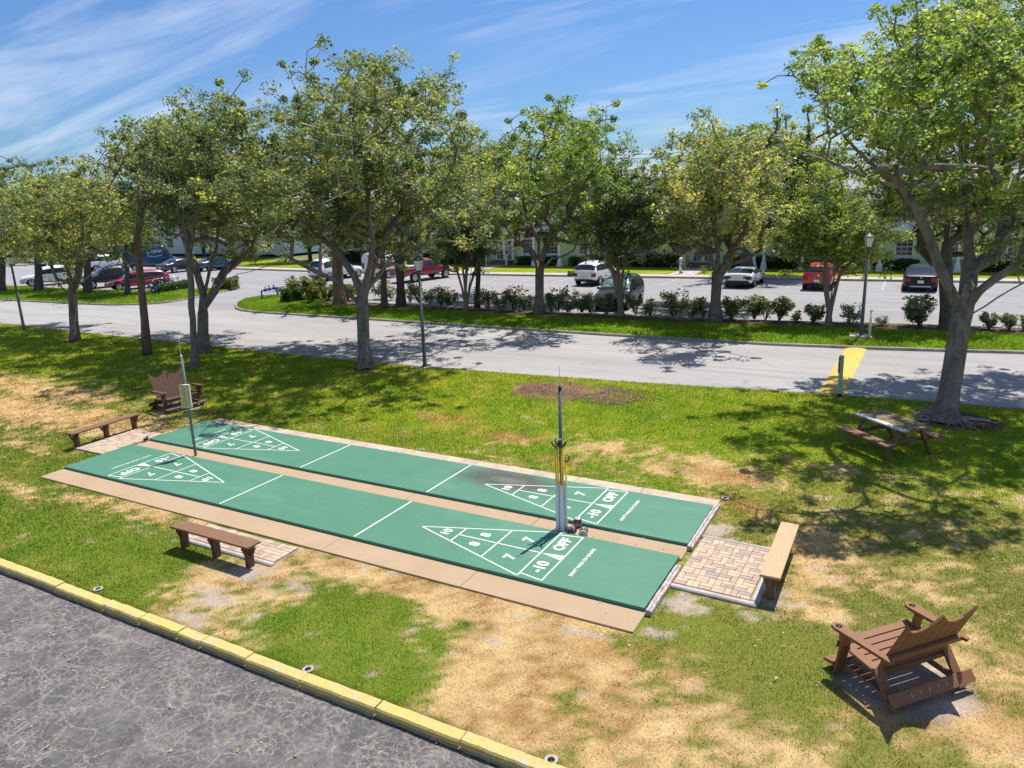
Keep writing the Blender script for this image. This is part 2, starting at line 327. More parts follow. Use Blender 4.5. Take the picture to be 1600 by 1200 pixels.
nb = NB('grey_wood'); c_ = nb.mix(nb.ramp(nb.noise(9, 7, .8, vec=nb.map((4, .6, 4))), .42, .62), (.62, .55, .50), (.20, .15, .13)); nb.bump(nb.noise(16, 5, vec=nb.map((4, .4, 4))), .6, .012); M['oldwood'] = nb.base(c_, .9, .15)
nb = NB('sand_dust'); c_ = nb.mix(nb.ramp(nb.noise(4, 8, .75), .38, .66), (.40, .33, .275), (.24, .20, .175)); nb.bump(nb.noise(30, 6), .5, .02); M['sand'] = nb.base(c_, .95, .1)
PAV = [mat('paver_'+n, c, .85, .2, noise=(16, c2, .4, .75), bump=(60, .3, .004)) for n, c, c2 in
       [('cream', (.52, .41, .29), (.40, .31, .22)), ('pink', (.46, .32, .25), (.36, .255, .20)), ('grey', (.38, .31, .26), (.28, .235, .20)), ('sand', (.55, .44, .31), (.44, .34, .24))]]
def wood(name, a, b, sc_=(1.2, 14, 14)):
    return mat(name, a, .62, .3, noise=(3.0, b, .36, .70, sc_), bump=(5, .35, .004, sc_))
M['wood'] = wood('brown_composite_wood', (.25, .135, .075), (.16, .085, .048))
M['woodp'] = wood('pale_brown_wood', (.56, .37, .21), (.46, .29, .16))
M['woodd'] = wood('dark_brown_wood', (.15, .083, .05), (.09, .052, .034))
M['wood2'] = wood('chair_brown_wood', (.26, .125, .058), (.19, .09, .045))
M['tabletop'] = wood('weathered_table_board', (.30, .20, .09), (.15, .105, .055))
M['tablewhite'] = wood('pale_table_board', (.62, .60, .58), (.45, .42, .40))
M['white'] = mat('white_paint', (.78, .79, .80), .5, .4, noise=(4, (.68, .68, .68), .4, .8))
M['pvc'] = mat('white_pvc', (.72, .73, .76), .45, .4, noise=(3, (.62, .62, .64), .4, .8, (1, 1, .3)))
M['dark'] = mat('black_plastic', (.018, .018, .02), .45, .4)
M['rubber'] = mat('tyre_rubber', (.022, .022, .024), .8, .2)
M['screw'] = mat('steel_screw', (.65, .65, .64), .35, .5, .8)
M['polegreen'] = mat('green_pole_paint', (.115, .185, .155), .5, .4, noise=(12, (.20, .24, .22), .5, .8))
M['polegrey'] = mat('grey_pole', (.10, .135, .135), .5, .4, noise=(12, (.16, .19, .19), .5, .8))
M['silver'] = mat('silver_rod', (.70, .70, .72), .3, .5, .7)
M['cue'] = mat('yellow_cue', (.72, .52, .04), .4, .4)
M['board'] = mat('score_board_face', (.66, .58, .24), .6, .3, noise=(20, (.56, .50, .24), .4, .7))
M['lampmetal'] = mat('bronze_lamp_metal', (.075, .085, .085), .5, .4, noise=(9, (.12, .13, .125), .4, .7))
M['lampglass'] = mat('frosted_lamp_glass', (.72, .71, .66), .3, .5)
M['bluepipe'] = mat('blue_pipe', (.02, .035, .22), .45, .4)
M['green_post'] = mat('grey_green_post', (.42, .52, .46), .6, .3, noise=(6, (.32, .40, .36), .4, .7))
M['bark'] = mat('grey_bark', (.30, .255, .21), .9, .15, noise=(2.6, (.13, .105, .085), .34, .66, (2.5, 2.5, .9)), bump=(6, 1.0, .06, (3, 3, .8)))
M['barkd'] = mat('dark_bark', (.15, .12, .10), .95, .1, noise=(3, (.08, .065, .055), .38, .65, (3, 3, 1)), bump=(8, .8, .03, (3, 3, .8)))
M['barkb'] = mat('brown_bark', (.25, .17, .12), .9, .15, noise=(2, (.15, .105, .08), .36, .68, (2, 2, 6)), bump=(6, .8, .03, (1, 1, 6)))
M['barks'] = mat('smooth_tan_bark', (.30, .22, .17), .8, .2, noise=(3, (.20, .145, .11), .36, .68, (3, 3, 1)), bump=(8, .4, .01, (3, 3, .8)))
M['twig'] = mat('grey_twig', (.42, .37, .33), .9, .1)
M['root'] = mat('grey_root', (.42, .36, .30), .9, .1, noise=(9, (.18, .145, .12), .4, .7), bump=(14, .6, .015))
LEAF = leaf_mat('oak_leaves', [(0, (0.056, 0.083, 0.059)), (.35, (0.135, 0.180, 0.092)), (.6, (0.246, 0.280, 0.113)), (.82, (0.458, 0.444, 0.134)), (.95, (0.500, 0.486, 0.166)), (1, (0.500, 0.272, 0.200))])
LEAFR = leaf_mat('bright_leaves', [(0, (0.051, 0.089, 0.043)), (.3, (0.122, 0.196, 0.065)), (.55, (0.237, 0.310, 0.080)), (.8, (0.431, 0.455, 0.095)), (1, (0.500, 0.500, 0.134))])
LEAFD = leaf_mat('dark_leaves', [(0, (0.040, 0.070, 0.049)), (.45, (0.099, 0.158, 0.078)), (.75, (0.199, 0.258, 0.104)), (.93, (0.397, 0.398, 0.124)), (1, (0.500, 0.282, 0.212))])
LEAFO = leaf_mat('oleander_leaves', [(0, (0.069, 0.098, 0.056)), (.45, (0.161, 0.207, 0.112)), (.75, (0.287, 0.322, 0.150)), (.9, (0.483, 0.425, 0.225)), (1, (0.552, 0.299, 0.213))], .3)
LEAFH = leaf_mat('hedge_leaves', [(0, (0.023, 0.052, 0.016)), (.5, (0.052, 0.111, 0.026)), (1, (0.117, 0.195, 0.039))], .3)
LEAFY = leaf_mat('yellow_shrub_leaves', [(0, (.05, .08, .02)), (.5, (.14, .18, .04)), (1, (.42, .38, .12))], .3)
M['wall_green'] = mat('pale_green_siding', (.68, .78, .44), .8, .2, noise=(1.2, (.64, .74, .42), .4, .7))
M['wall_blue'] = mat('pale_blue_siding', (.72, .78, .80), .8, .2, noise=(1.2, (.68, .74, .77), .4, .7))
M['roof'] = mat('grey_shingle_roof', (.42, .42, .44), .9, .15, noise=(6, (.34, .34, .36), .4, .7, (1, 6, 1)))
M['glass'] = mat('window_glass', (.035, .055, .06), .08, .6)
M['carglass'] = mat('car_glass', (.018, .024, .028), .05, .7)
M['carglass_sun'] = mat('sunshade_glass', (.06, .16, .17), .12, .7, noise=(3, (.24, .34, .34), .45, .6))
M['chrome'] = mat('wheel_alloy', (.50, .51, .53), .3, .5, .7)
M['plate'] = mat('licence_plate', (.75, .76, .74), .5, .3)
M['taillight'] = mat('tail_light_red', (.30, .012, .012), .2, .5)
M['headlight'] = mat('headlight_lens', (.62, .64, .64), .1, .6)
M['amber'] = mat('amber_headlight', (.66, .36, .12), .2, .5)
def paint(n, c): return mat(n, c, .28, .5, coat=.8)

# ------------------------------------------------------------------ numpy noise and the lawn's own cover map (dry, bare, lush)
_tab = np.random.default_rng(3).random((256, 256))
def vnoise(x, y):
    xi = np.floor(x).astype(int); yi = np.floor(y).astype(int); fx = x-xi; fy = y-yi
    fx = fx*fx*(3-2*fx); fy = fy*fy*(3-2*fy); a = lambda i, j: _tab[(xi+i) & 255, (yi+j) & 255]
    return (a(0, 0)*(1-fx)+a(1, 0)*fx)*(1-fy)+(a(0, 1)*(1-fx)+a(1, 1)*fx)*fy
def fbm(x, y, s, o=5, g=.55):
    r = np.zeros_like(x); am = 1; tot = 0
    for k in range(o):
        r += am*vnoise(x*s+17.3*k, y*s+9.1*k); tot += am; am *= g; s *= 2.03
    return r/tot
DRY = []; DIRT = []; RED = []; LUSH = []
def blob(L, u, v, rx, ry, amt=1.0, ang=0.0):
    p = G(u, v); L.append((p[0], p[1], rx, ry, amt, ang))
for b in [(40, 640, 4.5, 1.3, 1.0), (150, 655, 3.5, 1.0, 1.0), (110, 615, 3.5, .9, .9), (20, 600, 4, .9, .8), (250, 620, 1.8, .6, .5),
          (240, 800, 1.6, .5, .8), (330, 905, .9, .5, .9), (420, 890, .8, .4, .8), (520, 880, 1.0, .35, 1.0), (640, 915, 1.1, .35, 1.0), (760, 950, 1.1, .5, 1.1),
          (800, 1040, 1.0, .8, 1.25), (790, 1110, .9, .6, 1.25), (880, 990, .9, .6, 1.1), (930, 1050, .7, .6, 1.0), (980, 1130, 1.0, .8, .8), (1130, 1130, 1.4, .5, .6),
          (1060, 1060, .5, .5, .7), (1500, 1130, 1.0, .6, .9), (1550, 1040, .8, .9, .6), (1300, 870, 1.0, 1.3, .6), (1420, 900, 1.0, .6, .35), (1260, 950, .5, .8, .6),
          (1420, 830, 1.2, .6, .3), (1310, 730, 1.0, .5, .5), (1100, 735, 1.4, .7, .8), (950, 700, 1.3, .5, .5), (280, 960, 1.1, .4, .7), (430, 930, .6, .4, .5), (30, 770, 1.0, .3, .6), (140, 780, 1.6, .3, .7), (60, 700, 1.2, .3, .6)]: blob(DRY, *b)
for b in [(690, 652, 1.3, .5, .9), (790, 680, 1.6, .45, .8), (620, 680, 1.2, .4, .5), (870, 720, 1.0, .35, .6), (1170, 790, .7, .5, 1.0), (1130, 745, 1.2, .5, .7), (1420, 1120, 1.0, .5, .6), (1570, 1110, .8, .6, .7),
          (1000, 1010, .5, .3, .9), (930, 1010, .5, .4, .8), (1120, 820, .4, .4, .6), (320, 640, 1.5, .4, .6)]: blob(RED, *b)
for b in [(385, 893, .42, .28, 1.1), (330, 930, .38, .3, .8), (290, 962, .5, .25, .8), (230, 830, 1.0, .14, .6), (1065, 940, .36, .26, 1.3), (1110, 828, .35, .38, 1.2), (1130, 845, .3, .3, .9), (1020, 985, .35, .2, .9), (1080, 1080, .5, .4, .5),
          (460, 915, .3, .25, .8), (900, 1085, .3, .3, .5), (1300, 775, .6, .5, .5), (1240, 945, .2, .25, .6), (1280, 890, .5, .35, .4), (1205, 935, .22, .7, .9), (560, 884, 1.2, .08, .7), (900, 985, 1.0, .1, .8), (1150, 870, .2, .2, .5),
          (190, 685, .7, .3, .5), (165, 720, .6, .25, .4), (345, 660, .7, .1, .5), (1150, 1050, .5, .35, .35), (1330, 730, .8, .4, .5)]: blob(DIRT, *b)
for b in [(560, 1010, 1.2, .7, 1.0), (660, 1010, .6, .6, .7), (480, 980, .9, .5, .6), (130, 850, 2.0, .7, 1.0), (40, 830, 1.6, .7, .9), (240, 870, .9, .5, .8), (1200, 1010, .9, .5, .8), (1100, 990, .6, .3, .8), (1000, 640, 3, 1.6, 1.0), (1180, 660, 2.5, 1.5, 1.0), (640, 1060, .7, .35, .5), (1250, 1080, .5, .4, .7)]: blob(LUSH, *b)
SOIL = [(10.95, -.06, .80, .74, (.36, .30, .25)), (-9.75, 5.05, .80, .72, (.33, .28, .24))]
def soil_ring(u, v, rx, ry, col, ox=0, oy=0):
    p = G(u, v); SOIL.append((p[0]+ox, p[1]+oy, rx, ry, col))
soil_ring(898, 614, 2.25, 1.05, (.21, .12, .09), .05, .1); soil_ring(840, 606, .9, .55, (.23, .13, .10)); soil_ring(1478, 655, .98, .88, (.10, .07, .055), .2, -.05)
for (u_, v_, r_s) in [(571, 577, .48), (116, 533, .42), (318, 551, .55), (230, 554, .34), (303, 573, .34)]: soil_ring(u_, v_, r_s, r_s*.8, (.15, .115, .085))
soil_ring(664, 573, .5, .4, (.40, .33, .27)); soil_ring(1311, 618, .22, .2, (.12, .10, .07))
def soil_eval(x, y):
    w_ = np.zeros_like(x); c = np.zeros((len(x), 3)) if x.ndim == 1 else None; nn = (fbm(x+9, y+3, 1.2, 5)-.5)*1.0+(fbm(x, y, 6, 4)-.5)*.8; n_g = fbm(x+31, y+8, 2.2, 5, .65)
    for (cx, cy, rx, ry, col) in SOIL:
        d = np.sqrt(((x-cx)/rx)**2+((y-cy)/ry)**2); t = np.clip((1.08-d+nn*(.45/max(rx, .6)**.5 if rx < 1.5 else 1.1))*4.5, 0, 1); t = t*(np.clip((n_g-.40)*9, .15, 1) if rx > 1.5 else 1)
        if c is not None: up = t > w_; c[up] = col
        w_ = np.maximum(w_, t)
    return w_, c
def evalb(L, x, y):
    r = np.zeros_like(x)
    for (cx, cy, rx, ry, a, an) in L:
        d = ((x-cx)/rx)**2+((y-cy)/ry)**2; r = np.maximum(r, a*np.exp(-d*.75)); 
    return r
def cover(x, y):
    n1 = fbm(x, y, .55, 5, .6); n2 = fbm(x+50, y+20, 1.9, 5, .65); n3 = fbm(x-30, y+70, 7.0, 4, .7); n4 = fbm(x+11, y-40, 24.0, 3, .7)
    nn = (n1-.5)*.8+(n2-.5)*1.15+(n3-.5)*1.6+(n4-.5)*1.1
    far = np.clip((y-6.2)/3.0, 0, 1)          # the road side is watered and green
    base_dry = .30*(1-far)*np.clip((x+2)/6, 0.35, 1)-.02-.10*np.clip((x-8.5)/2, 0, 1)*(1-far)
    lush = evalb(LUSH, x, y)
    dry = np.clip((evalb(DRY, x, y)*1.25+base_dry-.80*lush+nn*1.0-.42)*1.9+.08, 0, 1)
    red = np.clip((evalb(RED, x, y)+nn*.8-.38)*2.4, 0, 1)
    dirt = np.clip((evalb(DIRT, x, y)+nn*.9-.48)*3.2, 0, 1)
    return dry, red, dirt, lush, n1, n2, n3, far
def cover_colors(x, y):
    dry, red, dirt, lush, n1, n2, n3, far = cover(x, y)
    g = np.array([.235, .325, .020]); g2 = np.array([.36, .385, .035]); g3 = np.array([.135, .26, .018])
    t = np.clip((n2-.35)/.3, 0, 1)[:, None]; k = np.clip((n1-.35)/.3, 0, 1)[:, None]
    green = (g*(1-t)+g2*t)*(1-.5*k)+(g3*(1-t)+g*t)*.5*k
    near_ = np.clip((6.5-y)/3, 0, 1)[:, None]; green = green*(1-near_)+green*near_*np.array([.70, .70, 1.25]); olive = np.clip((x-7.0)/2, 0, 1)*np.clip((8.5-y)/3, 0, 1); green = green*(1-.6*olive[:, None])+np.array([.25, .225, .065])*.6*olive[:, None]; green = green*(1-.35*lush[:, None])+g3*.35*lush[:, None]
    u_ = np.clip((n3-.38)/.24, 0, 1)[:, None]; straw = (np.array([.38, .225, .085])*(1-t)+np.array([.64, .46, .23])*t)*(1-.5*u_)+np.array([.78, .59, .32])*.5*u_
    rd = np.array([.42, .21, .09])*(1-t)+np.array([.5, .31, .13])*t
    soil = np.array([.30, .245, .20])*(1-t)+np.array([.40, .33, .27])*t
    c = green*(1-dry[:, None])+straw*dry[:, None]
    c = c*(1-red[:, None]*.75)+rd*red[:, None]*.75
    sw, scol = soil_eval(x, y); scol = scol*(.7+.6*t)
    soil = np.where((sw > dirt)[:, None], scol, soil); dirt = np.maximum(dirt, sw)
    return c, soil, dirt, dry, red

# ------------------------------------------------------------------ ground lines (metres)
RN = np.array([(-140, 15.2), (-60, 13.9), (-36.5, 13.45), (-27, 13.1), (-14.6, 12.75), (-8.7, 12.65), (-1.9, 13.0), (2.7, 13.4), (6.8, 13.9), (10.4, 14.2), (20, 14.8), (60, 17)])   # lawn / road edge
RF = np.array([(-26.3, 21.75), (-24, 21.5), (-16, 21.45), (-6.5, 21.25), (0, 21.2), (5.5, 21.3), (10, 21.85), (14.3, 22.7), (30, 25.2), (60, 30)])                      # road / far strip kerb
SB = np.array([(-29.2, 28.8), (-24, 28.2), (-20, 26.6), (-9, 26.2), (-1.6, 26.3), (4.5, 26.9), (10, 27.6), (14.8, 28.0), (30, 30), (60, 34)])                             # back of strip
LF = np.array([(-140, 47), (-53, 44.2), (-41, 43.5), (-28.8, 43.3), (-19, 43.9), (-8, 44.5), (1.3, 45.0), (9.4, 45.5), (16.5, 46.0), (60, 49)])                          # lot far kerb
KERB_B = -3.34; KERB_F = -3.56
def iy(L, x): return np.interp(x, L[:, 0], L[:, 1])
def grid_sheet(name, x0, x1, nx, ylo, yhi, ny, z, m, dens=None, skirt=.12):
    xs = np.linspace(x0, x1, nx); ts = np.linspace(0, 1, ny)
    X, T = np.meshgrid(xs, ts, indexing='ij'); lo = ylo(X); hi = yhi(X); Y = lo+(hi-lo)*T
    Z = np.full_like(X, 0.0)+z(X, Y)
    V = np.stack([X, Y, Z], -1).reshape(-1, 3)
    i = np.arange(nx*ny).reshape(nx, ny); Fq = np.stack([i[:-1, :-1], i[1:, :-1], i[1:, 1:], i[:-1, 1:]], -1).reshape(-1, 4)
    rim = np.concatenate([i[:, 0], i[-1, 1:], i[::-1, -1][1:], i[0, ::-1][1:-1]])
    VS = V[rim].copy(); VS[:, 2] -= skirt; b = len(V); n = len(rim); k = np.arange(n)
    FS = np.stack([rim[k], b+k, b+(k+1) % n, rim[(k+1) % n]], -1)
    V = np.concatenate([V, VS]); Fq = np.concatenate([Fq, FS])
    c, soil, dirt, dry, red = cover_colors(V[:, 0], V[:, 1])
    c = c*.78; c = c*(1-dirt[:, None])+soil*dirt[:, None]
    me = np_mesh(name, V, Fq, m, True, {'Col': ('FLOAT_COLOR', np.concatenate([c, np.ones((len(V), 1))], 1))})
    return tag(link(name, me), kind='structure')
lawn_z = lambda X, Y: (fbm(X, Y, .6, 3)-.5)*.05*np.clip((np.abs(X)-7.8)/2, 0, 1)+(fbm(X, Y, 5, 3)-.5)*.012-.012
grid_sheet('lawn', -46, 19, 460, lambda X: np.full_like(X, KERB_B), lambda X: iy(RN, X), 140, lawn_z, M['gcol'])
grid_sheet('far_lawn', -140, -46.0, 60, lambda X: np.full_like(X, KERB_B), lambda X: iy(RN, X), 12, lambda X, Y: 0*X-.01, M['gcol'])
grid_sheet('side_lawn', 19.0, 60, 40, lambda X: np.full_like(X, KERB_B), lambda X: iy(RN, X), 20, lambda X, Y: 0*X-.01, M['gcol'])
# big base sheet to the horizon and asphalt sheets
def flat(name, pts, z, m, kind='structure'):
    me = bpy.data.meshes.new(name); me.from_pydata([(x, y, z) for x, y in pts], [], [tuple(range(len(pts)))]); me.update(); me.materials.append(m)
    return tag(link(name, me), kind=kind)
flat('ground', [(-1500, -1500), (1500, -1500), (1500, 1500), (-1500, 1500)], -.30, M['outer'])
flat('near_car_park', [(-120, -60), (80, -60), (80, KERB_F+.02), (-120, KERB_F+.02)], -.10, M['asphalt_old'])
rd_pts = [tuple(p) for p in RN]; 
flat('road', [(x, y-.15) for x, y in rd_pts]+[(60, 29.0), (30, 24.6), (14.3, 22.3), (10, 21.5), (-26, 21.6), (-37, 22.2), (-140, 24)], -.045, M['road'])
flat('car_park', [(-140, 22.5), (-36, 22.0), (-26, 21.4), (10, 21.3), (14.3, 22.1), (30, 24.4), (60, 28.8), (60, 49.2), (16.5, 46.2), (1.3, 45.2), (-8, 44.7), (-19, 44.1), (-29, 43.5), (-41, 43.7), (-140, 47.2)], -.049, M['lot'])

# planted strip beyond the road
def strip_poly():
    front = [(x, float(iy(RF, x))) for x in np.linspace(-24.5, 60, 60)]
    back = [(x, float(iy(SB, x))) for x in np.linspace(60, -27.5, 60)]
    tip = [(-29.2, 28.4), (-30.0, 27.6), (-30.3, 26.4), (-29.6, 25.0), (-28.4, 23.6), (-26.8, 22.3), (-25.6, 21.75)]
    return front, back, tip
fr, bk, tp = strip_poly()
def kerb_run(name, pts, wd, z0, z1, m, label_kind='structure', parent=None, jitter=0.0):
    P = [Vector((p[0], p[1], 0)) for p in pts]; V = []; Fs = []
    for i, p in enumerate(P):
        t = (P[min(i+1, len(P)-1)]-P[max(i-1, 0)]).normalized(); nrm = Vector((-t.y, t.x, 0)); h = wd/2
        j = random.uniform(-jitter, jitter); jz = random.uniform(-jitter, jitter)*.7
        for s, z in ((-1, z0), (-1, z1-.025), (-.8, z1), (.8, z1), (1, z1-.025), (1, z0)):
            q = p+nrm*(s*h+j); V.append((q.x, q.y, z+(jz if z > z0 else 0)))
    for i in range(len(P)-1):
        for k in range(5): a = i*6+k; Fs.append((a, a+1, a+7, a+6))
    Fs += [(5, 4, 3, 2, 1, 0), tuple(len(V)-6+k for k in range(6))]
    me = bpy.data.meshes.new(name); me.from_pydata(V, [], Fs); me.update(); me.materials.append(m)
    bm = bmesh.new(); bm.from_mesh(me); bmesh.ops.recalc_face_normals(bm, faces=bm.faces[:]); bm.to_mesh(me); bm.free()
    o = link(name, me, parent)
    if parent is None: tag(o, kind=label_kind)
    return o
def dense(pts, step=.7):
    o = []
    for a, b in zip(pts[:-1], pts[1:]):
        a = np.array(a, float); b = np.array(b, float); n = max(1, int(np.linalg.norm(b-a)/step))
        o += [tuple(a+(b-a)*k/n) for k in range(n)]
    return o+[tuple(pts[-1])]
kerb_run('strip_kerb', dense(list(reversed(tp))[::-1][0:]+fr), .16, -.2, .055, M['kerb'], jitter=.008)
kerb_run('strip_back_kerb', dense(bk+[tp[0]]), .14, -.2, .05, M['kerb'], jitter=.008)
def poly_sheet(name, pts, z, m, step=.35, colors=True, dome=0.0):
    """triangulated filled polygon with a grid inside, coloured by the cover map"""
    bm = bmesh.new(); vs = [bm.verts.new((x, y, z)) for x, y in pts]; f = bm.faces.new(vs)
    xs = [p[0] for p in pts]; ys = [p[1] for p in pts]
    for x in np.arange(min(xs)+step, max(xs), step):
        bmesh.ops.bisect_plane(bm, geom=bm.verts[:]+bm.edges[:]+bm.faces[:], plane_co=(x, 0, 0), plane_no=(1, 0, 0))
    for y in np.arange(min(ys)+step, max(ys), step):
        bmesh.ops.bisect_plane(bm, geom=bm.verts[:]+bm.edges[:]+bm.faces[:], plane_co=(0, y, 0), plane_no=(0, 1, 0))
    bmesh.ops.recalc_face_normals(bm, faces=bm.faces[:])
    me = bpy.data.meshes.new(name); bm.to_mesh(me); bm.free(); me.materials.append(m)
    if me.polygons[0].normal.z < 0: me.flip_normals()
    V = np.empty(len(me.vertices)*3, dtype=np.float32); me.vertices.foreach_get('co', V); V = V.reshape(-1, 3)
    if colors:
        n = fbm(V[:, 0]*1., V[:, 1]*1., .8, 4)
        c = np.array([.115, .20, .024])[None]*(.65+.7*n[:, None]); a = me.attributes.new('Col', 'FLOAT_COLOR', 'POINT')
        a.data.foreach_set('color', np.concatenate([c, np.ones((len(V), 1))], 1).astype(np.float32).ravel())
    return tag(link(name, me), kind='structure')
strip_pts = [(x, y+.07) for x, y in fr if x < 34]+[(34, 30.4)]+[(x, y-.07) for x, y in bk if x < 34]+[(x+.06, y) for x, y in tp]
poly_sheet('planted_strip', strip_pts, .03, M['gcol'], .8)
# dark planting bed along the back of the strip
bed = [(-24.5, 27.0), (-22, 25.4), (-17, 25.05), (-8, 24.9), (0, 25.1), (6, 25.6), (13, 26.35), (20, 27.2), (30, 28.6), (30, 29.9), (14.8, 27.9), (10, 27.45), (4.5, 26.75), (-1.6, 26.15), (-9, 26.05), (-19.6, 26.5), (-23.5, 28.0)]
M['mulch'] = mat('dark_mulch', (.10, .065, .05), .95, .1, noise=(12, (.17, .115, .085), .4, .7), bump=(20, .9, .04))
flat('planting_bed', bed, .045, M['mulch'])
# left island between road and car park
isl_f = [(-120, 19.0), (-80, 19.6), (-50, 20.3), (-42, 20.6), (-37.5, 21.0), (-35.4, 21.8), (-34.6, 23.2), (-34.8, 25.4), (-35.4, 27.6), (-36.0, 29.6)]
isl_b = [(-36.6, 30.4), (-37.6, 30.6), (-40.5, 28.4), (-43, 27.0), (-46, 26.5), (-60, 26.4), (-80, 27), (-120, 28)]
kerb_run('island_kerb', dense(isl_f+isl_b[:-1]+[isl_b[-1]], 1.0), .15, -.2, .055, M['kerb'], jitter=.006)
poly_sheet('left_island', [(x, y+.06) for x, y in isl_f]+[(x, y-.06) for x, y in isl_b], .03, M['gcol'], .9)
# edge strip of the lawn along the road, and pavement beyond the car park
kerb_run('lawn_edge_kerb', dense([tuple(p) for p in RN if -70 <= p[0] <= 30], .9), .13, -.2, -.004, M['kerb'], jitter=.01)
kerb_run('lot_kerb', dense([tuple(p) for p in LF if p[0] > -100], 3), .16, -.2, .09, M['kerb'], jitter=.004)
flat('pavement', [tuple(p+np.array([0, .08])) for p in LF]+[tuple(p+np.array([0, 1.55])) for p in LF[::-1]], .085, M['conc'])
grid_sheet('front_lawn', -100, 40, 160, lambda X: iy(LF, X)+1.5, lambda X: 0*X+54.5, 14, lambda X, Y: .07+0*X, M['gcol'])

# ------------------------------------------------------------------ the near kerb: separate cast lengths, butted
joints = [-12.0, -9.1, -6.2, -4.55, -3.05, -1.62, -.30, .60, 1.48, 1.99, 2.92, 3.95, 5.2, 6.45, 7.8, 9.6, 11.5, 14]
kb = empty('yellow_kerb', (0, 0, 0)); tag(kb, kind='structure')
for a, b in zip(joints[:-1], joints[1:]):
    n = max(3, int((b-a)/.12)); pts = [(a+.008+(b-a-.016)*k/n, (KERB_B+KERB_F)/2) for k in range(n+1)]
    o = kerb_run('kerb_stone', pts, .19, -.16, .035, M['kerb_y'], parent=kb, jitter=.006)
    o.location = (0, random.uniform(-.012, .012), random.uniform(-.01, .008))
flat('kerb_bedding', [(-60, KERB_F-.005), (60, KERB_F-.005), (60, KERB_B+.02), (-60, KERB_B+.02)], -.06, M['sand'])

# ------------------------------------------------------------------ shuffleboard courts
XL, XR = -7.37, 7.47; CW = 1.83; GAP0, GAP1 = CW, 2.337
CT = .08
apron = empty('court_apron', (0, 0, 0)); tag(apron, kind='structure')
def slabs(name, y0, y1, xa, xb, m, cuts, skew=0.0):
    e = [xa]+cuts+[xb]
    for a, b in zip(e[:-1], e[1:]):
        mb = MB(); mb.box(((a+b)/2, (y0+y1)/2, -.04), (b-a-.008, y1-y0-.004, .12), None, .006); mb.build(name, m, apron)
slabs('concrete_slab', -.58, -.002, XL-.02, XR+.03, M['apron'], [-4.4, -1.4, 1.55, 4.55])
slabs('concrete_slab', GAP0+.002, GAP1-.002, XL-.02, XR+.03, M['apron'], [-4.4, -1.4, 1.55, 4.55])
slabs('concrete_slab', GAP1+CW+.002, 4.62, XL+.0, XR+.03, M['apron_old'], [-6.1, -4.6, -3.1, -1.6, -.1, 1.4, 2.9, 4.4, 5.9])
def text_mesh(s, size, bold=.012, extrude=0.0):
    cu = bpy.data.curves.new('t', 'FONT'); cu.body = s; cu.size = size; cu.align_x = 'CENTER'; cu.align_y = 'CENTER'; cu.offset = bold; cu.extrude = extrude; cu.resolution_u = 3
    o = bpy.data.objects.new('t', cu); COL.objects.link(o); dg = bpy.context.evaluated_depsgraph_get()
    me = bpy.data.meshes.new_from_object(o.evaluated_get(dg)); bpy.data.objects.remove(o); bpy.data.curves.remove(cu); return me
ZL = CT+.004
